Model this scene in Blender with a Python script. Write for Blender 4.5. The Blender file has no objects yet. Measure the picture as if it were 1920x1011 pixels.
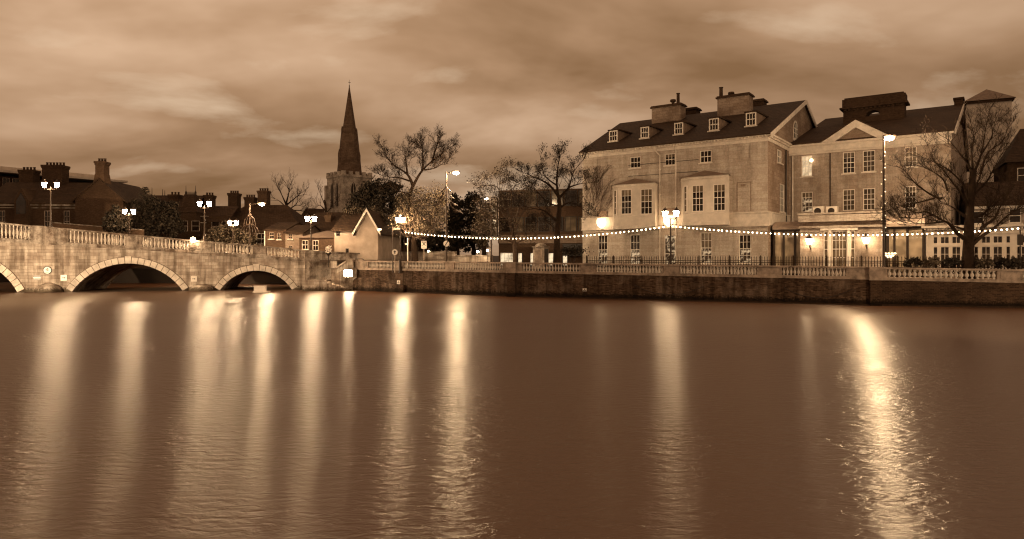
import bpy, math, random
from mathutils import Vector, Matrix
random.seed(11)
S = bpy.context.scene
COL = S.collection
# ---------------------------------------------------------------- camera model (metres, water at z = 0)
FPX, CX, CY, HC = 1280.0, 960.0, 479.0, 3.8
GZ = 2.0                                      # north bank ground level
def at(px, Y): return (px - CX) / FPX * Y
def zz(py, Y): return HC - (py - CY) / FPX * Y
def P(px, py, Y): return Vector((at(px, Y), Y, zz(py, Y)))
def R(a): return math.radians(a)

class Fr:                                     # a wall's own frame: x along it, -y towards the river, z up
    def __init__(s, x, y, ang, z=0.0):
        s.x, s.y, s.a, s.z = x, y, ang, z
        s.c, s.s = math.cos(ang), math.sin(ang)
    def w(s, lx, ly, lz=0.0):
        return Vector((s.x + lx*s.c - ly*s.s, s.y + lx*s.s + ly*s.c, s.z + lz))
    def ray(s, px, py, ly=0.0):
        a = (px - CX) / FPX; b = -(py - CY) / FPX
        t = (ly - s.x*s.s + s.y*s.c) / (-a*s.s + s.c)
        return (a*t - s.x)*s.c + (t - s.y)*s.s, HC + b*t - s.z, t
    def rect(s, r, ly=0.0):                   # pixel rect -> lx0, lx1, z0, z1
        x0, y0, x1, y1 = r; m = (x0 + x1) / 2
        return s.ray(x0, y0, ly)[0], s.ray(x1, y0, ly)[0], s.ray(m, y1, ly)[1], s.ray(m, y0, ly)[1]

# ---------------------------------------------------------------- mesh builder
class MB:
    def __init__(s): s.v = []; s.f = []; s.M = None
    def add(s, vs, fs):
        o = len(s.v)
        if s.M is not None: vs = [s.M @ Vector(v) for v in vs]
        s.v += [tuple(v) for v in vs]; s.f += [tuple(i + o for i in f) for f in fs]
        return s
    def quad(s, a, b, c, d): return s.add([a, b, c, d], [(0, 1, 2, 3)])
    def box(s, x0, x1, y0, y1, z0, z1):
        return s.add([(x0,y0,z0),(x1,y0,z0),(x1,y1,z0),(x0,y1,z0),(x0,y0,z1),(x1,y0,z1),(x1,y1,z1),(x0,y1,z1)],
              [(0,3,2,1),(4,5,6,7),(0,1,5,4),(1,2,6,5),(2,3,7,6),(3,0,4,7)])
    def frustum(s, cx, cy, z0, z1, a0, b0, a1, b1):
        return s.add([(cx-a0,cy-b0,z0),(cx+a0,cy-b0,z0),(cx+a0,cy+b0,z0),(cx-a0,cy+b0,z0),
               (cx-a1,cy-b1,z1),(cx+a1,cy-b1,z1),(cx+a1,cy+b1,z1),(cx-a1,cy+b1,z1)],
              [(0,3,2,1),(4,5,6,7),(0,1,5,4),(1,2,6,5),(2,3,7,6),(3,0,4,7)])
    def prism(s, poly, y0, y1):               # polygon in xz swept along y
        n = len(poly)
        return s.add([(x,y0,z) for x,z in poly] + [(x,y1,z) for x,z in poly],
              [tuple(range(n)), tuple(range(2*n-1, n-1, -1))] + [(i,(i+1)%n,n+(i+1)%n,n+i) for i in range(n)])
    def prismx(s, poly, x0, x1):              # polygon in yz swept along x
        n = len(poly)
        return s.add([(x0,y,z) for y,z in poly] + [(x1,y,z) for y,z in poly],
              [tuple(range(n)), tuple(range(2*n-1, n-1, -1))] + [(i,(i+1)%n,n+(i+1)%n,n+i) for i in range(n)])
    def prismz(s, poly, z0, z1):
        n = len(poly)
        return s.add([(x,y,z0) for x,y in poly] + [(x,y,z1) for x,y in poly],
              [tuple(range(n)), tuple(range(2*n-1, n-1, -1))] + [(i,(i+1)%n,n+(i+1)%n,n+i) for i in range(n)])
    def lathe(s, prof, n=10, cx=0.0, cy=0.0):
        vs = []; fs = []
        for r, z in prof:
            for k in range(n):
                a = 2*math.pi*k/n; vs.append((cx + r*math.cos(a), cy + r*math.sin(a), z))
        for i in range(len(prof)-1):
            for k in range(n):
                k2 = (k+1) % n; fs.append((i*n+k, i*n+k2, (i+1)*n+k2, (i+1)*n+k))
        fs.append(tuple(range(n-1, -1, -1))); fs.append(tuple((len(prof)-1)*n + k for k in range(n)))
        return s.add(vs, fs)
    def tube(s, pts, rad, n=5):
        pts = [Vector(p) for p in pts]
        if not hasattr(rad, '__len__'): rad = [rad]*len(pts)
        vs = []; fs = []
        prev = None
        for i, p in enumerate(pts):
            d = pts[min(i+1, len(pts)-1)] - pts[max(i-1, 0)]
            if d.length < 1e-9: d = Vector((0, 0, 1))
            d.normalize()
            u = prev if prev is not None else (Vector((1,0,0)) if abs(d.x) < .8 else Vector((0,1,0)))
            u = u - d*u.dot(d)
            if u.length < 1e-6: u = d.orthogonal()
            u.normalize(); prev = u; w = d.cross(u)
            for k in range(n):
                a = 2*math.pi*k/n
                vs.append(p + (u*math.cos(a) + w*math.sin(a))*rad[i])
        for i in range(len(pts)-1):
            for k in range(n):
                k2 = (k+1) % n; fs.append((i*n+k, i*n+k2, (i+1)*n+k2, (i+1)*n+k))
        fs.append(tuple(range(n-1, -1, -1))); fs.append(tuple((len(pts)-1)*n + k for k in range(n)))
        return s.add(vs, fs)
    def ball(s, c, r, n=8, m=6, sz=1.0):
        prof = [(max(r*math.sin(math.pi*i/m), .002), c[2] - r*sz*math.cos(math.pi*i/m)) for i in range(m+1)]
        return s.lathe(prof, n, c[0], c[1])
    def facade(s, x0, x1, z0, z1, holes, y=0.0, dep=.2):
        xs = sorted({x0, x1, *[h[0] for h in holes], *[h[1] for h in holes]})
        zs = sorted({z0, z1, *[h[2] for h in holes], *[h[3] for h in holes]})
        for i in range(len(xs)-1):
            for j in range(len(zs)-1):
                a, b, c, d = xs[i], xs[i+1], zs[j], zs[j+1]
                mx, mz = (a+b)/2, (c+d)/2
                if any(h[0] < mx < h[1] and h[2] < mz < h[3] for h in holes): continue
                s.quad((a,y,c),(b,y,c),(b,y,d),(a,y,d))
        for a, b, c, d in holes:
            s.quad((a,y,c),(a,y,d),(a,y+dep,d),(a,y+dep,c)); s.quad((b,y,c),(b,y+dep,c),(b,y+dep,d),(b,y,d))
            s.quad((a,y,c),(a,y+dep,c),(b,y+dep,c),(b,y,c)); s.quad((a,y,d),(b,y,d),(b,y+dep,d),(a,y+dep,d))
        return s
    def mesh(s, name, mat, smooth=False):
        me = bpy.data.meshes.new(name)
        me.from_pydata(s.v, [], s.f)
        if mat is not None: me.materials.append(mat)
        if smooth: me.polygons.foreach_set('use_smooth', [True]*len(me.polygons))
        me.update(); return me

def link(name, data, parent=None, loc=None, rz=None):
    o = bpy.data.objects.new(name, data); COL.objects.link(o)
    if parent is not None: o.parent = parent
    if loc is not None: o.location = loc
    if rz is not None: o.rotation_euler = (0, 0, rz)
    return o
def obj(name, mb, mat, parent=None, loc=None, rz=None, smooth=False, label=None):
    o = link(name, mb.mesh(name, mat, smooth), parent, loc, rz)
    if label: o['label'] = label
    return o
def tag(o, label, cat, group=None):
    o['label'] = label; o['category'] = cat
    if group: o['group'] = group
    return o
def thing(name, label, cat, loc=(0,0,0), rz=0.0, group=None):
    o = link(name, None, None, loc, rz); o.empty_display_size = .3
    return tag(o, label, cat, group)
def struct(name, mb, mat, **k):
    o = obj(name, mb, mat, **k); o['kind'] = 'structure'; return o
def dup(root, loc, rz=None, label=None, group=None):
    r = root.copy(); COL.objects.link(r); r.location = loc
    if rz is not None: r.rotation_euler = (0, 0, rz)
    if label: r['label'] = label
    if group: r['group'] = group
    for ch in root.children:
        c = ch.copy(); COL.objects.link(c); c.parent = r
        for g in ch.children:
            d = g.copy(); COL.objects.link(d); d.parent = c
    return r

# ---------------------------------------------------------------- materials
def nt(name):
    m = bpy.data.materials.new(name); m.use_nodes = True
    t = m.node_tree; b = t.nodes['Principled BSDF']
    return m, t, b
def N(t, typ, **k):
    n = t.nodes.new(typ)
    for a, v in k.items():
        if a.startswith('i_'):
            key = a[2:].replace('_', ' ')
            n.inputs[key].default_value = v
        else: setattr(n, a, v)
    return n
def sep(g, w=1.0):                            # sepia toning put into the material colours, stronger in dark ones
    f = max(0.0, min(1.0, (.45-g)/.45))
    return (g*(1.12+.16*f)*w, g*(.98-.24*f), g*(.84-.40*f)/w, 1)
def ramp(t, stops):
    r = N(t, 'ShaderNodeValToRGB'); e = r.color_ramp.elements
    while len(e) < len(stops): e.new(.5)
    for i, (p, c) in enumerate(stops): e[i].position = p; e[i].color = c
    return r
def mix(t, fac, a, b, mode='MIX'):
    m = N(t, 'ShaderNodeMix', data_type='RGBA', blend_type=mode)
    for i, v in ((0, fac), (6, a), (7, b)):
        if hasattr(v, 'links'): t.links.new(v, m.inputs[i])
        else: m.inputs[i].default_value = v
    return m.outputs[2]
def objuv(t):                                 # u along a wall, v up it
    tc = N(t, 'ShaderNodeTexCoord'); s = N(t, 'ShaderNodeSeparateXYZ'); t.links.new(tc.outputs['Object'], s.inputs[0])
    a = N(t, 'ShaderNodeMath', operation='ADD'); t.links.new(s.outputs[0], a.inputs[0]); t.links.new(s.outputs[1], a.inputs[1])
    c = N(t, 'ShaderNodeCombineXYZ'); t.links.new(a.outputs[0], c.inputs[0]); t.links.new(s.outputs[2], c.inputs[1])
    return tc, c
def masonry(name, c1, c2, mortar, bw, bh, ms=.012, stain=.5, stain_col=None, bump=.4, rough=.85, sscale=.35, sq=1.0, lo=.42, hi=.68, drip=.0, tide=None):
    m, t, b = nt(name); L = t.links.new
    tc, uv = objuv(t)
    br = N(t, 'ShaderNodeTexBrick', i_Color1=c1, i_Color2=c2, i_Mortar=mortar, i_Scale=1.0)
    br.inputs['Mortar Size'].default_value = ms; br.inputs['Brick Width'].default_value = bw; br.inputs['Row Height'].default_value = bh
    br.inputs['Mortar Smooth'].default_value = .3; br.squash = sq; br.squash_frequency = 3; br.offset_frequency = 2; br.offset = .5 if sq == 1.0 else .38
    L(uv.outputs[0], br.inputs['Vector'])
    n1 = N(t, 'ShaderNodeTexNoise', i_Scale=sscale, i_Detail=7.0, i_Roughness=.65); L(tc.outputs['Object'], n1.inputs['Vector'])
    r1 = ramp(t, [(lo, (0,0,0,1)), (hi, (1,1,1,1))]); L(n1.outputs[0], r1.inputs[0])
    f = N(t, 'ShaderNodeMath', operation='MULTIPLY'); L(r1.outputs[0], f.inputs[0]); f.inputs[1].default_value = stain
    sc = stain_col or (c1[0]*.4, c1[1]*.38, c1[2]*.36, 1)
    col = mix(t, f.outputs[0], br.outputs[0], sc)
    n2 = N(t, 'ShaderNodeTexNoise', i_Scale=6.0, i_Detail=5.0, i_Roughness=.7); L(tc.outputs['Object'], n2.inputs['Vector'])
    r2 = ramp(t, [(.3, (.62,.62,.62,1)), (.7, (1.15,1.15,1.15,1))]); L(n2.outputs[0], r2.inputs[0])
    col = mix(t, .8, col, r2.outputs[0], 'MULTIPLY')
    if drip:                                  # rain streaks run down the face
        dm = N(t, 'ShaderNodeMapping'); dm.inputs['Scale'].default_value = (1.6, 1.6, .16); L(tc.outputs['Object'], dm.inputs[0])
        n3 = N(t, 'ShaderNodeTexNoise', i_Scale=1.0, i_Detail=6.0, i_Roughness=.6); L(dm.outputs[0], n3.inputs['Vector'])
        r3 = ramp(t, [(.40, (1,1,1,1)), (.62, (1-drip, 1-drip*1.05, 1-drip*1.1, 1))]); L(n3.outputs[0], r3.inputs[0])
        col = mix(t, 1.0, col, r3.outputs[0], 'MULTIPLY')
    if tide:                                  # damp weed band along the waterline
        sz = N(t, 'ShaderNodeSeparateXYZ'); L(tc.outputs['Object'], sz.inputs[0])
        ma = N(t, 'ShaderNodeMath', operation='MULTIPLY_ADD'); L(n2.outputs[0], ma.inputs[0]); ma.inputs[1].default_value = .9; L(sz.outputs[2], ma.inputs[2])
        r4 = ramp(t, [(tide, (.22,.20,.17,1)), (tide+.28, (1,1,1,1))]); L(ma.outputs[0], r4.inputs[0])
        col = mix(t, 1.0, col, r4.outputs[0], 'MULTIPLY')
    L(col, b.inputs['Base Color']); b.inputs['Roughness'].default_value = rough; b.inputs['Specular IOR Level'].default_value = .12
    bm = N(t, 'ShaderNodeBump', i_Strength=bump, i_Distance=.04)
    hm = N(t, 'ShaderNodeMath', operation='MULTIPLY_ADD'); L(br.outputs['Fac'], hm.inputs[0]); hm.inputs[1].default_value = -1.0; L(n2.outputs[0], hm.inputs[2])
    L(hm.outputs[0], bm.inputs['Height']); L(bm.outputs[0], b.inputs['Normal'])
    return m
def plain(name, c, rough=.7, metal=0.0, var=.35, scale=2.5, bump=.0, spec=None):
    m, t, b = nt(name); L = t.links.new
    tc = N(t, 'ShaderNodeTexCoord')
    n = N(t, 'ShaderNodeTexNoise', i_Scale=scale, i_Detail=6.0, i_Roughness=.65); L(tc.outputs['Object'], n.inputs['Vector'])
    r = ramp(t, [(.3, tuple(x*(1-var) for x in c[:3]) + (1,)), (.7, tuple(min(x*(1+var*.6), 1) for x in c[:3]) + (1,))]); L(n.outputs[0], r.inputs[0])
    L(r.outputs[0], b.inputs['Base Color']); b.inputs['Roughness'].default_value = rough; b.inputs['Metallic'].default_value = metal
    if spec is not None: b.inputs['Specular IOR Level'].default_value = spec
    if bump:
        bm = N(t, 'ShaderNodeBump', i_Strength=bump, i_Distance=.05); L(n.outputs[0], bm.inputs['Height']); L(bm.outputs[0], b.inputs['Normal'])
    return m
def leafmat(name, dark, light):
    m, t, b = nt(name); L = t.links.new
    g = N(t, 'ShaderNodeNewGeometry')
    r = ramp(t, [(0, dark), (1, light)]); L(g.outputs['Random Per Island'], r.inputs[0])
    L(r.outputs[0], b.inputs['Base Color']); b.inputs['Roughness'].default_value = .7; b.inputs['Specular IOR Level'].default_value = .2
    return m
def glow(name, c, s):
    m, t, b = nt(name)
    b.inputs['Base Color'].default_value = (.6, .5, .4, 1)
    b.inputs['Emission Color'].default_value = c; b.inputs['Emission Strength'].default_value = s
    return m
def glassmat(name, c, rough=.06):
    m, t, b = nt(name); L = t.links.new
    tc = N(t, 'ShaderNodeTexCoord')
    n = N(t, 'ShaderNodeTexNoise', i_Scale=.9, i_Detail=2.0); L(tc.outputs['Object'], n.inputs['Vector'])
    r = ramp(t, [(.35, tuple(x*.45 for x in c[:3]) + (1,)), (.65, c)]); L(n.outputs[0], r.inputs[0])
    L(r.outputs[0], b.inputs['Base Color']); b.inputs['Roughness'].default_value = rough
    b.inputs['IOR'].default_value = 1.5
    bm = N(t, 'ShaderNodeBump', i_Strength=.06, i_Distance=.05); n2 = N(t, 'ShaderNodeTexNoise', i_Scale=2.0); L(tc.outputs['Object'], n2.inputs['Vector'])
    L(n2.outputs[0], bm.inputs['Height']); L(bm.outputs[0], b.inputs['Normal'])
    return m
def roommat(name, c, s, lo=.45, hi=.6, scale=1.6):    # a lit room seen through a pane
    m, t, b = nt(name); L = t.links.new
    tc = N(t, 'ShaderNodeTexCoord')
    n = N(t, 'ShaderNodeTexNoise', i_Scale=scale, i_Detail=3.0, i_Roughness=.6); L(tc.outputs['Object'], n.inputs['Vector'])
    r = ramp(t, [(lo, (.04,.022,.01,1)), (hi, c)]); L(n.outputs[0], r.inputs[0])
    L(r.outputs[0], b.inputs['Emission Color']); b.inputs['Emission Strength'].default_value = s
    b.inputs['Base Color'].default_value = (.03,.02,.015,1); b.inputs['Roughness'].default_value = .08
    return m

WARM = (1.0, .70, .40, 1)
M = {}
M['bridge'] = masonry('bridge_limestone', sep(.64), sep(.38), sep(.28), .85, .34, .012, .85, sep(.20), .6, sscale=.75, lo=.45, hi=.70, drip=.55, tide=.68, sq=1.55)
M['vouss'] = plain('voussoir_limestone', sep(.58), .85, var=.4, scale=1.1, bump=.3, spec=.12)
M['joint'] = plain('mortar_joint', sep(.10), .9, var=.3, spec=.1)
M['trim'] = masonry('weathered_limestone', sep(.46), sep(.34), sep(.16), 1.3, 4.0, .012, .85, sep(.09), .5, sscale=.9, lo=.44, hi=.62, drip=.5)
M['balus'] = plain('baluster_stone', sep(.60), .8, var=.5, scale=2.2, bump=.3, spec=.15)
M['quaystone'] = plain('quay_coping_stone', sep(.32), .85, var=.7, scale=1.2, bump=.4, spec=.12)
M['quaybrick'] = masonry('quay_brick', sep(.13, 1.04), sep(.04, 1.05), sep(.09), .30, .10, .014, .85, sep(.26), .7, sscale=.6, lo=.50, hi=.70, drip=.6, tide=.75)
M['quaybrick2'] = masonry('quay_brick_dark', sep(.075, 1.05), sep(.03, 1.05), sep(.085), .32, .11, .02, .8, sep(.02), .7, sscale=.6, tide=.7)
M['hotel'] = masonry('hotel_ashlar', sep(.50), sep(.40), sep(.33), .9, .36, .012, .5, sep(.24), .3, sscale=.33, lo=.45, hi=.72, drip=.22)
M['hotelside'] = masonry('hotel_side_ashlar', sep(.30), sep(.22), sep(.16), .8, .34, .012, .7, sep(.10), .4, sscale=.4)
M['wing'] = masonry('wing_stone', sep(.42), sep(.33), sep(.27), .75, .30, .008, .6, sep(.20), .25, sscale=.4, drip=.3)
M['render'] = plain('painted_render', sep(.55), .7, var=.22, scale=.9, spec=.2)
M['white'] = plain('white_paint', sep(.68, .98), .5, var=.1, scale=3)
M['cornice'] = plain('cornice_stone', sep(.55), .7, var=.25, scale=2)
M['slate'] = masonry('roof_slate', sep(.055, 1.05), sep(.03, 1.05), sep(.012), .45, .20, .02, .5, sep(.045), .5, .7)
M['tile'] = masonry('roof_tile', sep(.062, 1.05), sep(.034, 1.05), sep(.014), .40, .20, .022, .5, sep(.07), .5, .8)
M['brick'] = masonry('old_brick', sep(.105, 1.05), sep(.07, 1.05), sep(.09), .24, .08, .009, .5, sep(.05), .4, .9)
M['dkbrick'] = masonry('dark_brick', sep(.07, 1.05), sep(.04, 1.05), sep(.05), .24, .08, .009, .5, sep(.025), .4, .9)  # one dark brick tone for chimneys and background houses
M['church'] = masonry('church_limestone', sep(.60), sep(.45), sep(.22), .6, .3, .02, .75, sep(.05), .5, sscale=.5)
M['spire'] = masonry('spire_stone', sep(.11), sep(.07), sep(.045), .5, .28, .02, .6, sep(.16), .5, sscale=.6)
M['iron'] = plain('black_iron', sep(.025), .5, .3, var=.3)
M['cottage'] = plain('cottage_limewash', sep(.33), .8, var=.3, scale=.8, spec=.1)
M['rail'] = plain('railing_iron', sep(.028), .6, var=.2, spec=.05)
M['timber'] = plain('cream_timber', sep(.40), .55, var=.15, scale=2)
M['post'] = plain('painted_post', sep(.045), .5, .2, var=.3)
M['lead'] = plain('lead_roof', sep(.16), .6, .1, var=.4)
M['bark'] = plain('bark', sep(.075), .9, var=.5, scale=5, bump=.5)
M['barkdark'] = plain('dark_bark', sep(.022), .9, var=.5, scale=5, bump=.5, spec=.1)
M['ground'] = plain('ground_earth', sep(.022), .9, var=.4, scale=.2)
M['road'] = plain('asphalt', sep(.06), .8, var=.3, scale=1.5, bump=.1)
M['pave'] = masonry('pavement_slabs', sep(.22), sep(.18), sep(.1), .9, .6, .01, .4, None, .3)
M['leafdk'] = leafmat('evergreen_leaves', (.012,.009,.006,1), (.04,.028,.018,1))
M['leafmid'] = leafmat('autumn_leaves', (.03,.02,.012,1), (.16,.12,.08,1))
M['leaflit'] = leafmat('lit_leaves', (.03,.021,.013,1), (.15,.11,.07,1))  # lamplight on the lower crown is put into this lighter leaf colour
M['glass'] = glassmat('window_glass', (.03, .02, .015, 1))
M['glassgrey'] = glassmat('window_glass_curtain', (.085, .06, .04, 1), .1)
M['blind'] = glassmat('window_glass_blind', (.20, .15, .10, 1), .1)
M['bigpane'] = glassmat('conservatory_glass', (.46, .36, .25, 1), .05)
M['lit'] = roommat('lit_room', (1, .72, .42, 1), 1.0, .2, .6, 1.2)
M['litdim'] = roommat('dim_room', (1, .70, .40, 1), .55, .48, .62, 2.4)
M['shop'] = roommat('lit_shop', (1, .76, .48, 1), 1.1, .3, .55, .8)
M['lantern'] = glow('lantern_glow', WARM, 520)
M['lantern2'] = glow('capped_lantern_glow', WARM, 170)
M['weed'] = plain('waterline_weed', sep(.03), .8, var=.5, spec=.1)
M['globe'] = glow('globe_glow', WARM, 9)
M['porchglow'] = glow('porch_lantern_glow', WARM, 34)
M['street'] = glow('street_lamp_glow', WARM, 1700)
M['flood'] = glow('floodlight_glow', WARM, 130)
M['bulb'] = glow('bulb_glow', WARM, 22)
M['fairy'] = glow('fairy_glow', WARM, 3)
for k_ in ('bulb', 'fairy', 'lit', 'litdim', 'shop'): M[k_].cycles.emission_sampling = 'NONE'      # far too small or dim to light the street
M['sign'] = plain('sign_white', sep(.7, .98), .4, var=.06)
M['signred'] = plain('sign_red', (.07, .045, .025, 1), .4, var=.1)
M['black'] = plain('black_paint', sep(.015), .5, var=.1)
M['wire'] = plain('pale_wire', sep(.06), .5, var=.1)
M['copper'] = plain('canopy_metal', sep(.28), .5, .3, var=.3)
M['dark_in'] = plain('dark_interior', sep(.02), .9, var=.3)
# ---------------------------------------------------------------- camera, world, lights
cam = bpy.data.cameras.new('camera'); cam.lens = 24.0; cam.sensor_width = 36.0
cam.shift_y = -(505.5 - CY) / 1920.0; cam.clip_end = 6000; cam.clip_start = .1
co = bpy.data.objects.new('camera', cam); COL.objects.link(co); co.location = (0, 0, HC); co.rotation_euler = (R(90), 0, 0)
S.camera = co
wd = bpy.data.worlds.new('World'); S.world = wd; wd.use_nodes = True
t = wd.node_tree; L = t.links.new
bg = t.nodes['Background']
tc = N(t, 'ShaderNodeTexCoord'); sp = N(t, 'ShaderNodeSeparateXYZ'); L(tc.outputs['Generated'], sp.inputs[0])
def math_(op, a, b=None, c=None):
    m = N(t, 'ShaderNodeMath', operation=op)
    for i, v in enumerate((a, b, c)):
        if v is None: continue
        if hasattr(v, 'links'): L(v, m.inputs[i])
        else: m.inputs[i].default_value = v
    return m.outputs[0]
zc = math_('ADD', math_('MAXIMUM', sp.outputs[2], 0.0), .30)
cv = N(t, 'ShaderNodeCombineXYZ'); L(math_('DIVIDE', sp.outputs[0], zc), cv.inputs[0]); L(math_('DIVIDE', sp.outputs[1], zc), cv.inputs[1])
mp = N(t, 'ShaderNodeMapping'); mp.inputs['Rotation'].default_value = (0, 0, R(-14)); mp.inputs['Scale'].default_value = (1.15, 1.5, 1); mp.inputs['Location'].default_value = (2.4, 7.3, 0)
L(cv.outputs[0], mp.inputs[0])
n1 = N(t, 'ShaderNodeTexNoise', i_Scale=.9, i_Detail=5.0, i_Roughness=.52, i_Distortion=.25); L(mp.outputs[0], n1.inputs['Vector'])
n2 = N(t, 'ShaderNodeTexNoise', i_Scale=1.7, i_Detail=7.0, i_Roughness=.52, i_Distortion=.2); L(mp.outputs[0], n2.inputs['Vector'])
base = ramp(t, [(.36, (.225, .122, .057, 1)), (.5, (.375, .222, .123, 1)), (.64, (.56, .365, .228, 1))]); L(n1.outputs[0], base.inputs[0])
wis = ramp(t, [(.55, (0, 0, 0, 1)), (.76, (1, 1, 1, 1))]); L(n2.outputs[0], wis.inputs[0])
# cloud is thinner, so brighter, towards the left of the view
side = math_('MULTIPLY_ADD', sp.outputs[0], -.16, 1.0)
col = mix(t, math_('MULTIPLY', wis.outputs[0], .75), base.outputs[0], (.72, .54, .37, 1))
sky = N(t, 'ShaderNodeTexSky', sky_type='NISHITA', sun_disc=False); sky.sun_elevation = R(4); sky.sun_rotation = R(250)
bw = N(t, 'ShaderNodeRGBToBW'); L(sky.outputs[0], bw.inputs[0])
tw = math_('MULTIPLY_ADD', math_('MINIMUM', bw.outputs[0], 4.0), .015, .97)     # last twilight behind the overcast
sc_ = N(t, 'ShaderNodeVectorMath', operation='SCALE'); L(col, sc_.inputs[0]); L(math_('MULTIPLY', math_('MULTIPLY', side, tw), math_('MULTIPLY_ADD', math_('MINIMUM', math_('MAXIMUM', sp.outputs[2], 0.0), .3), .9, .78)), sc_.inputs['Scale'])
L(sc_.outputs[0], bg.inputs['Color']); bg.inputs['Strength'].default_value = 1.16
su = bpy.data.lights.new('dusk_sun', 'SUN'); su.energy = .12; su.angle = R(25); su.color = (1, .74, .46)
so = bpy.data.objects.new('dusk_sun', su); COL.objects.link(so); so.rotation_euler = (R(62), 0, R(-30))
S.view_settings.view_transform = 'Standard'; S.view_settings.look = 'None'; S.view_settings.exposure = 0; S.view_settings.gamma = 1
S.cycles.filter_width = 1.2; S.render.engine = 'CYCLES'; S.cycles.use_denoising = True
S.cycles.max_bounces = 6; S.cycles.glossy_bounces = 3; S.cycles.diffuse_bounces = 3
S.cycles.sample_clamp_indirect = 4.0; S.cycles.caustics_reflective = False; S.cycles.caustics_refractive = False

def spot(name, loc, target, power, size, blend=.6, radius=.3):
    l = bpy.data.lights.new(name, 'SPOT'); l.energy = power; l.spot_size = R(size); l.spot_blend = blend; l.shadow_soft_size = radius; l.color = (1, .72, .43)
    o = bpy.data.objects.new(name, l); COL.objects.link(o); o.location = loc
    d = Vector(target) - Vector(loc); o.rotation_euler = d.to_track_quat('-Z', 'Y').to_euler()
    return o
def flood_fixture(loc, rz):
    l = Vector(loc)
    o = thing('floodlight', 'unlit-side floodlight on a short post on the near bank', 'floodlight', (l.x, l.y, GZ), rz, 'floodlights on the near bank')
    obj('post', MB().lathe([(.06, 0), (.05, l.z - GZ - .3)], 8), M['iron'], o)
    obj('housing', MB().box(-.4, .4, -.4, -.1, l.z - GZ - .3, l.z - GZ + .3), M['iron'], o)
SPOTS = [((-57, 36, 1.2), (-36, 71, 1.8), 88000, 74), ((40, 6, 6.5), (22, 66, 7.5), 30000, 56), ((-9, -10, 6.0), (-13, 79, 5.0), 3500, 22)]  # bridge floodlight, then unseen spots added to brighten hotel front and cottage
for a, b, p, s in SPOTS: spot('off_frame_spot', a, b, p, s)

# ---------------------------------------------------------------- water and ground
m, t, b = nt('river_water'); L = t.links.new
tc = N(t, 'ShaderNodeTexCoord')
b.inputs['Base Color'].default_value = (.085, .033, .0135, 1); b.inputs['IOR'].default_value = 1.82; b.inputs['Specular Tint'].default_value = (1, .86, .70, 1)
sx = N(t, 'ShaderNodeSeparateXYZ'); L(tc.outputs['Object'], sx.inputs[0])
wr = N(t, 'ShaderNodeMapRange'); L(sx.outputs[1], wr.inputs[0])          # the open reach is more ruffled than the sheltered water under the quay
for i_, v_ in ((1, 10.0), (2, 56.0), (3, .31), (4, .285)): wr.inputs[i_].default_value = v_
L(wr.outputs[0], b.inputs['Roughness']); b.inputs['Anisotropic'].default_value = .91
tg = N(t, 'ShaderNodeCombineXYZ'); tg.inputs[1].default_value = 1.0; L(tg.outputs[0], b.inputs['Tangent'])   # wind ripples lie across the river
mp = N(t, 'ShaderNodeMapping'); mp.inputs['Scale'].default_value = (.55, 1.25, 1); L(tc.outputs['Object'], mp.inputs[0])
w1 = N(t, 'ShaderNodeTexNoise', i_Scale=4.6, i_Detail=3.0, i_Roughness=.55, i_Distortion=.6); L(mp.outputs[0], w1.inputs['Vector'])
w2 = N(t, 'ShaderNodeTexNoise', i_Scale=.16, i_Detail=3.0); L(mp.outputs[0], w2.inputs['Vector'])
cd = ramp(t, [(.35, (.35, .35, .35, 1)), (.65, (1, 1, 1, 1))]); L(w2.outputs[0], cd.inputs[0])
b1 = N(t, 'ShaderNodeBump', i_Distance=.05); L(w1.outputs[0], b1.inputs['Height'])
ms_ = N(t, 'ShaderNodeMath', operation='MULTIPLY'); L(cd.outputs[0], ms_.inputs[0]); ms_.inputs[1].default_value = 1.0
b1.inputs['Distance'].default_value = .042; L(ms_.outputs[0], b1.inputs['Strength'])
L(b1.outputs[0], b.inputs['Normal'])
M['water'] = m
struct('river_water', MB().quad((-400, -60, 0), (400, -60, 0), (400, 400, 0), (-400, 400, 0)), M['water'])

QV = [(665, 544.4), (957, 556.0), (1637, 572.7), (1915, 577.5)]
QP = []
for px, py in QV:
    Y = HC*FPX/(py - CY); QP.append(Vector((at(px, Y), Y, 0)))
dlast = (QP[3]-QP[2]).normalized(); QP[3] = QP[2] + dlast*26
BR0 = Vector((at(0, 70), 70, 0)); BR1 = Vector((at(575, 75.5), 75.5, 0))
BR = Fr(BR0.x, BR0.y, math.atan2(BR1.y-BR0.y, BR1.x-BR0.x))
BW = 9.0
g = [(p.x + .3, p.y + .55) for p in QP]
poly = [g[0], g[1], g[2], g[3], (300, 40), (2500, 1500), (2500, 3000), (-2500, 3000), (-2500, 300), (-300, 112), (-60, 96), (BR.w(29, BW+4).x, BR.w(29, BW+4).y), (BR.w(31.5, BW).x, BR.w(31.5, BW).y), (-19.5, 79)]
gm = MB(); gm.add([(x, y, GZ) for x, y in poly] + [(x, y, -1.5) for x, y in poly],
    [tuple(range(len(poly)))] + [(i, (i+1) % len(poly), len(poly)+(i+1) % len(poly), len(poly)+i) for i in range(len(poly))])
struct('ground', gm, M['ground'])
struct('near_bank', MB().box(-90, 90, -60, 3.5, -1.5, 1.9), M['ground'])
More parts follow.
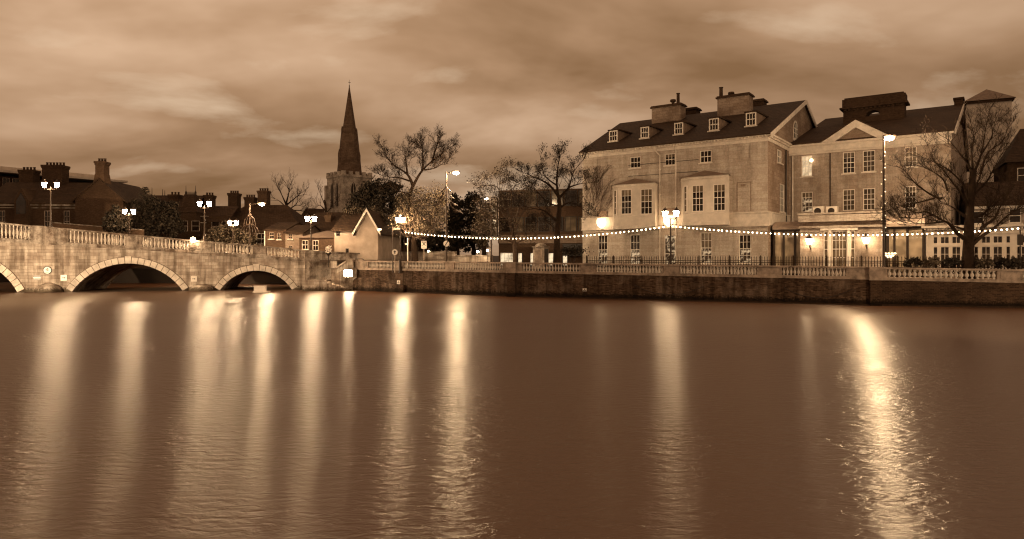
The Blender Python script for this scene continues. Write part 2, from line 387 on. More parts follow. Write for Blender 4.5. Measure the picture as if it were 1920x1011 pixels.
# riverside promenade and the road behind it
struct('promenade', MB().add([(x, y, GZ+.004) for x, y in [g[0], g[1], g[2], g[3], (g[3][0]+3, g[3][1]+5), (QP[2].x+3, QP[2].y+5.5), (QP[1].x+2, QP[1].y+7), (QP[0].x+1, QP[0].y+5)]], [tuple(range(8))]), M['pave'])
struct('road', MB().add([(x, y, GZ+.008) for x, y in [(-40, 92), (-17, 80.2), (QP[1].x+1.5, QP[1].y+7.6), (QP[1].x+3.5, QP[1].y+14), (-14, 87), (-30, 99)]], [tuple(range(6))]), M['road'])

# ---------------------------------------------------------------- balusters
def baluster_prof(h, r):
    q = [(.62, 0), (.62, .09), (.38, .11), (.40, .16), (.78, .26), (1.0, .40), (.92, .52), (.60, .68), (.42, .80), (.42, .86), (.62, .88), (.62, 1.0)]
    return [(r*a, h*z) for a, z in q]
BAL = MB().lathe(baluster_prof(1.0, 1.0), 10).mesh('baluster', M['balus'], True)
BALS = MB().lathe(baluster_prof(1.0, 1.0), 8).mesh('baluster', M['balus'], True)
def baluster(parent, x, y, z, h, r, me=BAL):
    o = link('baluster', me, parent, (x, y, z)); o.scale = (r, r, h); return o

# ---------------------------------------------------------------- quay walls, three straight lengths
PANELS = [[(690, 741), (756, 834), (851, 942)], [(978, 1088), (1116, 1244), (1273, 1420), (1466, 1587)], [(1664, 1870)]]
TOPZ = [(3.24, 3.16), (3.16, 2.93), (2.90, 2.80)]; BALN = [3.4, 5.6, 8.6]
QLAB = ['brick quay wall under slim balusters from the river steps to the first pier', 'long brick quay wall with stone balustrade between the two piers', 'dark brick quay wall with fat urn balusters below the big bare tree']
QF = []
for i in range(3):
    a, c = QP[i], QP[i+1]
    fr = Fr(a.x, a.y, math.atan2(c.y-a.y, c.x-a.x)); QF.append(fr); Ln = (c-a).length
    th = thing('quay_wall', QLAB[i], 'wall', (a.x, a.y, 0), fr.a, 'lengths of the quay wall')
    z0, z1 = TOPZ[i]; k = (z1-z0)/Ln
    if i == 2: k = -.012
    sh = Matrix(((1,0,0,0),(0,1,0,0),(k,0,1,z0),(0,0,0,1)))
    bm = MB(); zb0, zb1 = z0 - .98, z0 + k*Ln - .98
    bm.prism([(0, -1.2), (Ln, -1.2), (Ln, zb1), (0, zb0)], 0, .5)
    obj('brick_face', bm, M['quaybrick'] if i < 2 else M['quaybrick2'], th)
    obj('footing', MB().box(0, Ln, -.07, -.003, -1.2, .10), M['weed'], th)
    bm = MB(); bm.M = sh
    bm.box(0, Ln, -.07, .5, -.98, -.86); bm.box(0, Ln, -.03, .46, -.858, -.76)
    obj('stone_course', bm, M['quaystone'], th)
    bm = MB(); bm.M = sh; bm.box(0, Ln, -.10, .48, -.13, -.06); bm.box(0, Ln, -.06, .44, -.058, 0)
    obj('coping', bm, M['quaystone'], th)
    xs = [(fr.ray(p, 495)[0], fr.ray(q, 495)[0]) for p, q in PANELS[i]]
    if i == 2:
        w_ = xs[0][1]-xs[0][0]
        while xs[-1][1] + w_ + 1.2 < Ln: xs.append((xs[-1][1]+1.6, xs[-1][1]+1.6+w_))
    cur = 0.0
    for a_, b_ in xs + [(Ln, Ln)]:
        if a_ - cur > .05:
            bm = MB(); bm.M = sh; bm.box(cur, a_, .02, .40, -.758, -.132)
            if a_ - cur > .9: bm.box(cur + .2, a_ - .2, -.012, .019, -.66, -.23)
            obj('pedestal', bm, M['quaystone'], th)
        cur = b_
    for a_, b_ in xs:
        n = {0: 17, 1: 19, 2: 21}[i] if b_-a_ > 3.5 else 10
        if i == 1: n = int(round((b_-a_)/.275))
        if i == 0: n = int(round((b_-a_)/.20))
        if i == 2: n = 21
        for j in range(n):
            x = a_ + (b_-a_)*(j+.5)/n
            if fr.w(x, 0).x/fr.w(x, 0).y > .79: continue
            baluster(th, x, .21, z0 + k*x - .76, .63, {0: .075, 1: .105, 2: .145}[i])
    if i > 0:
        bm = MB(); bm.box(-.25, .55, -.32, -.002 if i == 1 else .5, -1.2, z0 - .99); obj('pier', bm, M['quaybrick2'], th)
        bm = MB(); bm.box(-.32, .62, -.36, -.105, z0-.985, z0+.03); obj('pier_cap', bm, M['quaystone'], th)
# plates and stains on the quay
def plate(px, py, fr, w, h, label, sym):
    x, z, _ = fr.ray(px, py, -.04); p = fr.w(x, -.04, z)
    th = thing('depth_sign', label, 'sign', p, fr.a)
    obj('board', MB().box(-w/2, w/2, 0, .036, -h/2, h/2), M['sign'], th)
    bm = MB()
    if sym == 'boat': bm.prism([(-.15,-.05),(.12,-.09),(.17,0),(-.17,0)], -.006, -.001); bm.prism([(-.02,.01),(.03,.01),(.03,.15),(-.02,.15)], -.006, -.001)
    else: bm.prism([(-.16,-.1),(.16,-.1),(.16,-.04),(-.16,-.04)], -.006, -.001); bm.prism([(-.06,0),(.08,0),(.0,.12)], -.006, -.001)
    obj('symbol', bm, M['black'], th)
plate(747, 530, QF[0], .42, .46, 'small square white sign on the brick quay below slim balusters', 'boat')
plate(1096, 543.5, QF[1], .36, .26, 'tiny white plate low on the long brick quay wall', 'tri')
# mooring chains hung along the long wall
for a_, b_, la in ((1190, 1320, 'slack mooring chain drooping on brick under the street lamp'), (1470, 1600, 'slack mooring chain drooping on brick left of the dark pier')):
    x0, x1 = QF[1].ray(a_, 545)[0], QF[1].ray(b_, 550)[0]; pts = []
    for j in range(25):
        u = j/24; pts.append(QF[1].w(x0+(x1-x0)*u, -.10, 1.25 - .75*4*u*(1-u)))
    tag(obj('mooring_chain', MB().tube(pts, .022, 5), M['iron']), la, 'chain', 'mooring chains on the quay')

# ---------------------------------------------------------------- the bridge
TP = [(0, 417), (70, 424), (130, 429.5), (300, 445), (400, 453.6), (500, 462), (564, 468.2), (600, 471)]
SP = [(0, 452.5), (130, 461), (300, 471), (400, 478.5), (500, 485), (564, 490), (600, 493)]
def prof(lst, ly=0): return [BR.ray(p, y, ly)[:2] for p, y in lst]
tp = prof(TP); s2 = prof(SP)
tp = [(-34, 6.0), (-22, 6.9), (-10, 7.45), (-5, 7.42)] + tp; s2 = [(-34, 4.2), (-22, 5.1), (-10, 5.55), (-5, 5.48)] + s2
def lerp(lst, x):
    if x <= lst[0][0]: return lst[0][1]
    for (a, c), (b, d) in zip(lst, lst[1:]):
        if x <= b: return c + (d-c)*(x-a)/(b-a)
    return lst[-1][1]
BX1 = BR.ray(572, 520)[0]
bridge = thing('stone_bridge', 'floodlit pale stone arch bridge with balustraded parapet over the river', 'bridge', (BR.x, BR.y, 0), BR.a)
lx = lambda p: BR.ray(p, 540)[0]
def arc(px0, px1, ycrown, yring):
    a, b = lx(px0), lx(px1); c = (a+b)/2; h = BR.ray((px0+px1)/2, ycrown)[1]
    return c, (b-a)/2, h, BR.ray((px0+px1)/2, yring)[1] - h
A2 = arc(135, 343, 494, 482.5); A3 = arc(412, 548, 507.5, 497)
c1 = lx(-82); a1 = lx(33) - c1
A1 = (c1, a1, 3.55, .72)
A0 = (2*c1 - A2[0], A2[1], A2[2], A2[3]); ARCHES = [A0, A1, A2, A3]
def arcz(A, x):
    c, a, h, _ = A; Rr = (a*a+h*h)/(2*h)
    return h - Rr + math.sqrt(max(Rr*Rr - (x-c)**2, 0))
bm = MB(); so_ = MB()
xs = sorted(set([-34, BX1] + [x*.4 for x in range(-84, int(BX1/.4))] + [A[0]+s*A[1]*math.sin(R(d)) for A in ARCHES for s in (-1, 1) for d in range(0, 91, 5)]))
xs = [x for x in xs if -34 <= x <= BX1]
def low(x, xm):
    for A in ARCHES:
        if abs(xm-A[0]) < A[1]: return arcz(A, x)
    return -1.5
for x, y in zip(xs, xs[1:]):
    if y - x < 1e-5: continue
    xm = (x+y)/2; za, zb = low(x, xm), low(y, xm)
    for yy in (0, BW): bm.quad((x,yy,za),(y,yy,zb),(y,yy,lerp(s2,y)),(x,yy,lerp(s2,x)))
    so_.quad((x,0,za),(x,BW,za),(y,BW,zb),(y,0,zb))
bm.quad((BX1,0,-1.5),(BX1,BW,-1.5),(BX1,BW,lerp(s2,BX1)),(BX1,0,lerp(s2,BX1)))
for A in ARCHES:
    for s in (-1, 1):
        x = A[0]+s*A[1]; so_.quad((x,0,-1.5),(x,BW,-1.5),(x,BW,0.02),(x,0,0.02))
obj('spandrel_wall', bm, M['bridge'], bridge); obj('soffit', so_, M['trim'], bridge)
for A in ARCHES:                              # voussoirs, one by one
    c, a, h, tk = A; Rr = (a*a+h*h)/(2*h); half = math.asin(a/Rr); cz = h-Rr
    n = 2*int(round(Rr*half/.62)) + 1; bm = MB()
    for j in range(n):
        t0 = -half + 2*half*(j+.045)/n; t1 = -half + 2*half*(j+.955)/n; ex = tk + (.12 if j == n//2 else 0); q = []
        for rr, tt in ((Rr, t0), (Rr, t1), (Rr+ex, t1), (Rr+ex, t0)): q.append((c+rr*math.sin(tt), cz+rr*math.cos(tt)))
        pr = random.uniform(.05, .07); bm.prism(q, -pr, .25)
    ar_ = obj('arch_ring', bm, M['vouss'], bridge)
    bm = MB(); n = 24
    for j in range(n):
        t0 = -half+2*half*j/n; t1 = -half+2*half*(j+1)/n
        bm.prism([(c+(Rr+.01)*math.sin(t0), cz+(Rr+.01)*math.cos(t0)), (c+(Rr+.01)*math.sin(t1), cz+(Rr+.01)*math.cos(t1)), (c+(Rr+tk+.05)*math.sin(t1), cz+(Rr+tk+.05)*math.cos(t1)), (c+(Rr+tk+.05)*math.sin(t0), cz+(Rr+tk+.05)*math.cos(t0))], -.02, .2)
    obj('mortar_bed', bm, M['joint'], ar_)
def follow(mb, lst, dz0, dz1, y0, y1, x0, x1, step=1.0):
    n = max(int((x1-x0)/step), 1)
    for j in range(n):
        a = x0+(x1-x0)*j/n; b = x0+(x1-x0)*(j+1)/n; za, zb = lerp(lst, a), lerp(lst, b)
        mb.add([(a,y0,za+dz0),(b,y0,zb+dz0),(b,y1,zb+dz0),(a,y1,za+dz0),(a,y0,za+dz1),(b,y0,zb+dz1),(b,y1,zb+dz1),(a,y1,za+dz1)],
               [(0,3,2,1),(4,5,6,7),(0,1,5,4),(2,3,7,6)] + ([(3,0,4,7)] if j == 0 else []) + ([(1,2,6,5)] if j == n-1 else []))
for yo, sgn in ((0, 1), (BW, -1)):
    def yy(a, b): return (yo+a, yo+b) if sgn > 0 else (yo-b, yo-a)
    bm = MB(); follow(bm, s2, -.02, .12, *yy(-.16, .5), -34, BX1); follow(bm, s2, .122, .34, *yy(-.07, .5), -34, BX1)
    obj('string_course', bm, M['trim'], bridge)
    bm = MB(); follow(bm, tp, -.16, -.07, *yy(-.12, .42), -34, BX1); follow(bm, tp, -.068, 0, *yy(-.07, .37), -34, BX1)
    obj('coping', bm, M['trim'], bridge)
bm = MB(); follow(bm, s2, .0, .30, .502, BW-.502, -34, BX1+12); obj('deck', bm, M['road'], bridge)
BP = [(-330, -260), (-200, -110), (-60, 57), (128, 236), (265, 355), (401, 474), (499, 563)]
for yo in (.12, BW-.12):
    cur = -34; sgn = 1 if yo < 1 else -1
    for p, q in BP + [(575, 575)]:
        a_, b_ = lx(p), lx(q)
        if p == 575: a_ = BX1
        if a_-cur > .05:
            for u in range(1):
                bm = MB(); n = max(int((a_-cur)/1.0), 1)
                for j in range(n):
                    x0 = cur+(a_-cur)*j/n; x1 = cur+(a_-cur)*(j+1)/n; yA, yB = sorted((yo-.10*sgn, yo+.20*sgn))
                    bm.prism([(x0, lerp(s2,x0)+.342), (x1, lerp(s2,x1)+.342), (x1, lerp(tp,x1)-.162), (x0, lerp(tp,x0)-.162)], yA, yB)
                if sgn > 0 and a_-cur > 1.4:
                    x0, x1 = cur+.3, a_-.3
                    bm.prism([(x0, lerp(s2,x0)+.55), (x1, lerp(s2,x1)+.55), (x1, lerp(tp,x1)-.32), (x0, lerp(tp,x0)-.32)], yo-.135, yo-.101)
                obj('pedestal', bm, M['trim'], bridge)
        cur = b_
        n = int(round((b_-a_)/.36))
        if sgn > 0 and q > -80:
            for j in range(n):
                x = a_+(b_-a_)*(j+.5)/n
                if BR.w(x, 0).x/BR.w(x, 0).y < -.79: continue
                zb_ = lerp(s2, x)+.34; baluster(bridge, x, .15, zb_, lerp(tp, x)-.16-zb_, .105, BALS)
        elif n > 0 and sgn < 0:
            bm = MB()
            for j in range(n):
                x = a_+(b_-a_)*(j+.5)/n; zb_ = lerp(s2, x)+.34; hh = lerp(tp, x)-.16-zb_
                bm.lathe([(.08, zb_), (.13, zb_+hh*.4), (.06, zb_+hh*.85), (.09, zb_+hh)], 6, x, yo)
            obj('far_balusters', bm, M['balus'], bridge)
for p, w_, h_ in ((92, 26, .95), (378, 23, .72)):
    x = lx(p); r = (lx(p+w_)-lx(p-w_))/2; bm = MB()
    prof_ = [(1.0, -1.5), (1.0, .08), (.96, .25), (.85, .48), (.62, .70), (.33, .85), (.02, .90)]
    vs = []; 
    for q, z in prof_:
        vs.append((q, z*h_/.9 if z > 0 else z))
    bm.lathe([(q*r, z) for q, z in vs], 18, x, 0.0)
    obj('cutwater', bm, M['bridge'], bridge, smooth=True)

def text(name, s, size, parent, loc, mat, ext=.004):
    c = bpy.data.curves.new(name, 'FONT'); c.body = s; c.size = size; c.extrude = ext; c.align_x = 'CENTER'; c.align_y = 'CENTER'; c.materials.append(mat)
    o = link(name, c, parent, loc); o.rotation_euler = (R(90), 0, 0); return o
def on_bridge(px, py, off=-.05):
    x, z, _ = BR.ray(px, py, off); return BR.w(x, off, z)
sg = thing('height_sign', 'round white sign with a ringed black 4 on the bridge pier', 'sign', on_bridge(88.5, 507), BR.a)
bm = MB(); bm.prism([(.36*math.cos(2*math.pi*k/28), .36*math.sin(2*math.pi*k/28)) for k in range(28)], 0, .04); obj('disc', bm, M['sign'], sg)
bm = MB()
for k in range(32):
    a, b = 2*math.pi*k/32, 2*math.pi*(k+1)/32
    bm.prism([(.42*math.cos(a), .42*math.sin(a)), (.42*math.cos(b), .42*math.sin(b)), (.35*math.cos(b), .35*math.sin(b)), (.35*math.cos(a), .35*math.sin(a))], -.012, .03)
obj('ring', bm, M['black'], sg)
bm = MB(); bm.prism([(.03,-.10),(.09,-.10),(.09,.24),(.03,.24)], -.010, -.002); bm.prism([(-.15,.0),(.15,.0),(.15,.05),(-.15,.05)], -.011, -.003); bm.prism([(-.15,.05),(-.08,.05),(.06,.24),(.0,.24)], -.012, -.004); obj('numeral', bm, M['black'], sg)
bm = MB(); bm.prism([(-.15,-.2),(-.05,-.17),(.05,-.2),(.15,-.17),(.15,-.22),(.05,-.24),(-.05,-.22),(-.15,-.24)], -.008, -.002); obj('wave_mark', bm, M['black'], sg)
sg = thing('no_entry_board', 'dark board with one white bar at the foot of the pier', 'sign', on_bridge(69.5, 521), BR.a)
for nm, z0, z1, mt in (('dark_stripe', .06, .24, 'signred'), ('white_stripe', -.06, .06, 'sign'), ('dark_stripe', -.24, -.06, 'signred')):
    obj(nm, MB().box(-.34, .34, 0, .04, z0+.001, z1-.001), M[mt], sg)
for px, py, la in ((119.5, 521, 'square white arrow sign beside the larger lit arch'), (363.5, 523, 'square white arrow sign between the two arches')):
    sg = thing('arrow_sign', la, 'sign', on_bridge(px, py), BR.a, 'white arrow signs on the bridge')
    obj('board', MB().box(-.30, .30, 0, .04, -.30, .30), M['sign'], sg)
    bm = MB(); bm.prism([(-.17,-.025),(.05,-.025),(.05,-.08),(.17,0),(.05,.08),(.05,.025),(-.17,.025)], -.008, -.002); obj('arrow', bm, M['black'], sg)
# white float moored in the smaller arch
fl = thing('mooring_float', 'white box on a low raft under the smaller arch', 'raft', (at(488, 70), 70, 0), BR.a)
obj('raft', MB().box(-.65, .95, -.6, .6, -.1, .13), M['sign'], fl); obj('box', MB().box(-.55, .55, -.4, .4, .134, .62), M['sign'], fl)
obj('box_lid', MB().box(-.6, .6, -.45, .45, .622, .68), M['white'], fl)
# floodlight clamped on the parapet
p = on_bridge(362, 449.5, -.25); fx = thing('floodlight', 'glaring round floodlight clamped on the bridge parapet', 'floodlight', p, BR.a)
obj('lens', MB().ball((0, 0, 0), .26, 12, 8), M['flood'], fx, smooth=True)
obj('bracket', MB().box(-.05, .05, .1, .45, -.32, -.2).box(-.04, .04, -.02, .06, -.34, -.2), M['iron'], fx)

# ---------------------------------------------------------------- approach parapet, river steps
fa, fb = BR.w(BX1, 0), P(704, 476, 79.5)
ap = Fr(fa.x, fa.y, math.atan2(fb.y-fa.y, fb.x-fa.x)); La = (Vector((fb.x, fb.y)) - Vector((fa.x, fa.y))).length
th = thing('approach_parapet', 'plain dark stained stone parapet running on from the bridge to the cottage', 'wall', (fa.x, fa.y, 0), ap.a)
zt0, zt1 = lerp(tp, BX1), zz(476.5, 79.5)
obj('wall', MB().prism([(0, -.5), (La, -.5), (La, zt1-.14), (0, zt0-.14)], .06, .45), M['trim'], th)
obj('coping', MB().prism([(0, zt0-.138), (La, zt1-.138), (La, zt1), (0, zt0)], -.05, .52), M['trim'], th)
obj('band', MB().prism([(0, zt0-1.25), (La, zt1-1.0), (La, zt1-.86), (0, zt0-1.05)], -.04, .058), M['trim'], th)
st = thing('river_steps', 'stone landing with steps going down to the water beside the bridge', 'steps', (0, 0, 0))
YS = 72.6
x0, x1, x2 = at(567, YS), at(607, YS), at(662, YS)
zl = zz(526, YS)
bm = MB().box(x0, x1, YS, YS+5.5, -1.5, zl); obj('landing', bm, M['bridge'], st)
bm = MB(); n = 7
for j in range(n):
    a = x1 + (x2-x1)*j/n; b = x1 + (x2-x1)*(j+1)/n; zt = zl*(1-(j+.9)/n) + .03
    bm.box(a+.001, b, YS-.3+.12*j, YS+3.0, -1.5, zt)
obj('flight', bm, M['bridge'], st)
bm = MB()
for j in range(4): bm.box(x0+1.2+.25*j, x1+.9-.002*j, YS+3.2+.3*j+.002, YS+5.6, zl+.18*j-.1, zl+.18*(j+1))
obj('upper_flight', bm, M['trim'], st)
cv_ = thing('abutment_wall', 'curved pale stone retaining wall sweeping behind the river steps', 'wall', (0, 0, 0))
bm = MB(); c2 = MB(); pts = []
A_, B_, C_ = Vector((at(573, 76.4), 76.4, 0)), Vector((at(600, 79.2), 79.2, 0)), Vector((at(634, 75.2), 75.2, 0))
for j in range(17):
    u = j/16; pts.append((1-u)**2*A_ + 2*u*(1-u)*B_ + u*u*C_)
for a, b in zip(pts, pts[1:]):
    bm.add([(a.x,a.y,-1),(b.x,b.y,-1),(b.x,b.y,zz(503,76)),(a.x,a.y,zz(503,76))], [(0,1,2,3)])
    d = (b-a).normalized(); nrm = Vector((d.y, -d.x, 0))*.12
    a2, b2 = a+nrm, b+nrm; zA, zB = zz(502.8, 76), zz(489, 76)
    c2.add([(a2.x,a2.y,zA),(b2.x,b2.y,zA),(b2.x,b2.y,zB),(a2.x,a2.y,zB),(a.x,a.y+.3,zA),(b.x,b.y+.3,zA),(b.x,b.y+.3,zB),(a.x,a.y+.3,zB)], [(0,1,2,3),(3,2,6,7),(0,4,5,1)])
obj('lower_wall', bm, M['trim'], cv_); obj('curved_band', c2, M['bridge'], cv_)
sw = thing('step_side_wall', 'stained stone wall with slanting rail carrying the square floodlight', 'wall', (0, 0, 0))
YW = 73.9; xa, xb, xm_ = at(628, YW), at(668, YW), at(652, YW); zA, zB = zz(514, YW), zz(503, YW)
obj('wall', MB().prism([(xa, -1.2), (xb, -1.2), (xb, zB), (xm_, zB), (xa, zA)], YW, YW+.6), M['trim'], sw)
q0, q1, q2, q3 = (xa, zA), (xm_, zB), (xm_, zz(489, YW)), (xa, zz(505, YW))
obj('sloping_rail', MB().prism([(xa, q3[1]-.02), (xm_, q2[1]-.02), (xm_, q2[1]+.16), (xa, q3[1]+.16)], YW-.06, YW+.5), M['bridge'], sw)
bm = MB()
for j in range(9):
    x = xa + (xm_-xa)*(j+.5)/9; u = (x-xa)/(xm_-xa)
    bm.box(x-.05, x+.05, YW+.12, YW+.3, zA+(zB-zA)*u, q3[1]+(q2[1]-q3[1])*u-.021)
obj('rail_balusters', bm, M['balus'], sw)
obj('newel', MB().box(xm_+.002, at(661, YW), YW-.08, YW+.5, zB+.002, zz(487, YW)).box(xm_-.05, at(662, YW)+.05, YW-.14, YW+.56, zz(487, YW)+.002, zz(487, YW)+.12), M['bridge'], sw)
obj('newel', MB().box(xa-.4, xa-.002, YW-.08, YW+.5, -.5, zz(504, YW)), M['trim'], sw)
fx = thing('floodlight', 'square glaring floodlight on the wall above the river steps', 'floodlight', P(653, 513, 73.4), 0)
obj('lens', MB().box(-.42, .42, -.06, 0, -.33, .36), M['flood'], fx); obj('housing', MB().box(-.47, .47, .002, .25, -.39, .42), M['iron'], fx)
obj('bracket', MB().box(-.06, .06, .252, .5, -.06, .06), M['iron'], fx)
bt = thing('rounded_buttress', 'low rounded brick buttress at the end of the quay', 'buttress', (QP[0].x, QP[0].y, 0), QF[0].a)
bm = MB(); pl = [(0, -1.2)] + [(1.0 - 1.0*math.cos(R(d)), .55 + .85*math.sin(R(d))) for d in range(0, 91, 10)] + [(3.4, 1.4), (4.2, 1.0), (7.5, .75), (7.5, -1.2)]
bm.prism(pl, -.45, -.075); obj('body', bm, M['quaybrick'], bt)
# ---------------------------------------------------------------- windows
def window(parent, x0, z0, w, h, y, cols=3, rows=4, glass='glass', sill=True, rz=None, loc=None, lower=None, shade=0.0, mat='white', fw=.075, mid=True):
    bm = MB(); d0, d1 = -.05, .05
    bm.box(0, fw, d0, d1, 0, h); bm.box(w-fw, w, d0, d1, 0, h); bm.box(fw, w-fw, d0, d1, 0, fw); bm.box(fw, w-fw, d0, d1, h-fw, h)
    for i in range(1, cols):
        x = fw + (w-2*fw)*i/cols; bm.box(x-.018, x+.018, -.025, .03, fw, h-fw)
    for j in range(1, rows):
        z = fw + (h-2*fw)*j/rows; t_ = .032 if (mid and j == rows//2) else .018
        bm.box(fw, w-fw, -.035 if t_ > .02 else -.022, .027, z-t_, z+t_)
    o = obj('window', bm, M[mat], parent, loc if loc is not None else (x0, y, z0), rz)
    if shade:                                 # a drawn blind behind the upper panes
        obj('blind', MB().quad((fw*.5,.031,h*(1-shade)),(w-fw*.5,.031,h*(1-shade)),(w-fw*.5,.031,h-.03),(fw*.5,.031,h-.03)), M['blind'], o)
    if lower:
        obj('pane', MB().quad((fw*.5,.035,h*.48),(w-fw*.5,.035,h*.48),(w-fw*.5,.035,h-.03),(fw*.5,.035,h-.03)), M[glass], o)
        obj('pane', MB().quad((fw*.5,.036,.03),(w-fw*.5,.036,.03),(w-fw*.5,.036,h*.48),(fw*.5,.036,h*.48)), M[lower], o)
    else:
        obj('pane', MB().quad((fw*.5,.035,.03),(w-fw*.5,.035,.03),(w-fw*.5,.035,h-.03),(fw*.5,.035,h-.03)), M[glass], o)
    if sill: obj('sill', MB().box(-.12, w+.12, -.26, .05, -.13, -.003), M['cornice'], o)
    return o
def rects(fr, lst, ly=0): return [fr.rect(r, ly) for r in lst]

# ---------------------------------------------------------------- the hotel
HA = math.atan2(-1280, 1790)
hc = Vector((.375*64, 64.0)); hl = 19.9
HF = Fr(hc.x - hl*math.cos(HA), hc.y - hl*math.sin(HA), HA, GZ)
hotel = thing('hotel', 'big three storey stone hotel with two bow windows and five roof dormers', 'building', (HF.x, HF.y, GZ), HA)
HE = HF.ray(1440, 250)[1]; SR = 13.8; HR_ = HE + 5.5
up = rects(HF, [(1181,294,1201,315), (1246,288,1266,310), (1312,282,1334,305)])
blind = rects(HF, [(1119,298,1140,321), (1382,273,1407,300)])
gnd = rects(HF, [(1121,441,1139,496), (1181,440,1200,496), (1313,436,1335,494), (1385,440,1408,493)])
door = HF.rect((1245, 441, 1267, 503)); door = (door[0], door[1], .05, door[3])
gnd = [(a, b, c, d) for a, b, c, d in gnd]
nic = HF.rect((1383, 343, 1407, 396))
wl = MB(); holes = up + gnd + [door]
wl.facade(0, hl, 0, HE-.02, holes + blind, 0, .2)
for a, b, c, d in blind: wl.quad((a,.1,c),(b,.1,c),(b,.1,d),(a,.1,d))
wl.quad((0,0,0),(-4.2,2*SR,0),(-4.2,2*SR,HE),(0,0,HE)); wl.quad((-4.2,2*SR,0),(hl,2*SR,0),(hl,2*SR,HE),(-4.2,2*SR,HE))
obj('front_wall', wl, M['hotel'], hotel)
# side wall facing the wing, with its gable
HS = Fr(hc.x, hc.y, HA + R(90), GZ)
sr = [HS.rect((1462, 345, 1472, 398)), HS.rect((1457.5, 281, 1466.5, 306))]
sm = MB(); sm.M = Matrix.Translation((hl, 0, 0)) @ Matrix.Rotation(R(90), 4, 'Z')
sm.facade(0, 2*SR, 0, HE, sr, 0, .2)
gx0, gz0 = HS.ray(1490, 250)[:2]; GR = .95
gz = HF.ray(1490, 240)[1]
pitch = (HR_-HE)/SR
sm.add([(0,0,HE),(2*SR,0,HE),(SR,0,HR_)], [(0,1,2)])
obj('side_wall', sm, M['hotelside'], hotel)
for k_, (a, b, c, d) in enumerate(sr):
    q = Vector((hl - .12, a, c)); window(hotel, 0, 0, b-a, d-c, 0, 3, 4 if k_ == 0 else 2, 'glass', True, R(90), q)
obj('dark_room', MB().box(.6, hl-.6, .5, 1.0, .02, HE-.1), M['dark_in'], hotel)
obj('dark_room', MB().box(hl-1.1, hl-.6, 1.02, 2*SR-1, .02, HE-.1), M['dark_in'], hotel)
# arched gable light
yl, zl_ = HS.ray(1491, 243)[:2]
bm = MB(); bm.M = sm.M
arch = [(-.75, -1.0), (.75, -1.0)] + [(.75*math.cos(R(d)), .75*math.sin(R(d))) for d in range(0, 181, 15)]
bm.prism([(x*1.25+yl, z*1.25+zl_) for x, z in arch], -.06, .0)
gl_ = obj('gable_window', bm, M['cornice'], hotel)
bm = MB(); bm.M = sm.M; bm.prism([(x*.95+yl, z*.95+zl_) for x, z in arch], -.075, -.061); obj('pane', bm, M['glass'], gl_)
bm = MB(); bm.M = sm.M
for q in (-.36, 0, .36): bm.box(yl+q-.03, yl+q+.03, -.1, -.076, zl_-.95, zl_+.6)
for q in (-.45, .05): bm.box(yl-.72, yl+.72, -.098, -.077, zl_+q-.03, zl_+q+.03)
obj('glazing_bars', bm, M['white'], gl_)
# roof
rf = MB(); ov = .45
e0, e1 = -ov*pitch + HE + .12, HE + .12
fl_, fr_ = (-.25, -ov), (hl+.35, -ov)
for a, b, c, d in (((fl_[0], -ov, e0), (hl+.35, -ov, e0), (hl+.35, SR, HR_+.12), (-2.35, SR, HR_+.12)), ((-2.35, SR, HR_+.12), (hl+.35, SR, HR_+.12), (hl+.35, 2*SR+ov, e0), (-4.5, 2*SR+ov, e0))):
    rf.quad(a, b, c, d); rf.quad(*[(x, y, z-.12) for x, y, z in (d, c, b, a)])
    q = (a, b, c, d)
    for i in range(4):
        u, v = q[i], q[(i+1) % 4]; rf.quad(u, v, (v[0], v[1], v[2]-.12), (u[0], u[1], u[2]-.12))
roof = obj('roof', rf, M['slate'], hotel)
bm = MB()
for s0, s1, za, zb in ((-ov, SR, e0, HR_+.12), (2*SR+ov, SR, e0, HR_+.12)):
    for xx in (hl+.352,):
        bm.add([(xx, s0, za-.42), (xx, s1, zb-.42), (xx, s1, zb+.02), (xx, s0, za+.02), (xx+.09, s0, za-.42), (xx+.09, s1, zb-.42), (xx+.09, s1, zb+.02), (xx+.09, s0, za+.02)],
               [(0,3,2,1),(4,5,6,7),(0,1,5,4),(2,3,7,6),(0,4,7,3),(1,2,6,5)])
obj('verge_board', bm, M['cornice'], hotel)
cm = MB()
cm.box(-.3, hl+.3, -.42, -.003, HE-.22, HE-.06); cm.box(-.2, hl+.2, -.26, -.003, HE-.40, HE-.222); cm.box(-.1, hl+.1, -.10, -.003, HE-.72, HE-.402)
for j in range(62):
    x = .1 + (hl-.2)*j/61; cm.box(x-.07, x+.07, -.36, -.262, HE-.36, HE-.223)
cm.M = sm.M
cm.box(.0, 7.9, -.40, -.003, HE-.222, HE-.058); cm.box(.0, 7.9, -.24, -.003, HE-.402, HE-.224); cm.box(0, 7.9, -.09, -.003, HE-.72, HE-.404)
cm.box(0, 2*SR, -.14, -.003, HE-.057, HE+.02)
obj('cornice', cm, M['cornice'], hotel)
zs1, zs0 = HF.ray(1420, 399.5)[1], HF.ray(1420, 420.5)[1]
bm = MB(); bm.box(-.06, hl+.1, -.10, -.003, zs0-.1, zs1); bm.box(-.1, hl+.16, -.18, -.003, zs1+.002, zs1+.12); bm.box(-.1, hl+.14, -.15, -.003, zs0-.2, zs0-.102)
bm.M = sm.M; bm.box(.104, 7.9, -.10, -.003, zs0-.1, zs1); bm.box(.1, 7.9, -.16, -.003, zs1+.003, zs1+.12)
obj('string_course', bm, M['cornice'], hotel)
bm = MB(); bm.box(nic[0]-.08, nic[0], -.03, -.002, nic[2], nic[3]); bm.box(nic[1], nic[1]+.08, -.03, -.002, nic[2], nic[3]); bm.box(nic[0]-.08, nic[1]+.08, -.03, -.002, nic[3]+.001, nic[3]+.09)
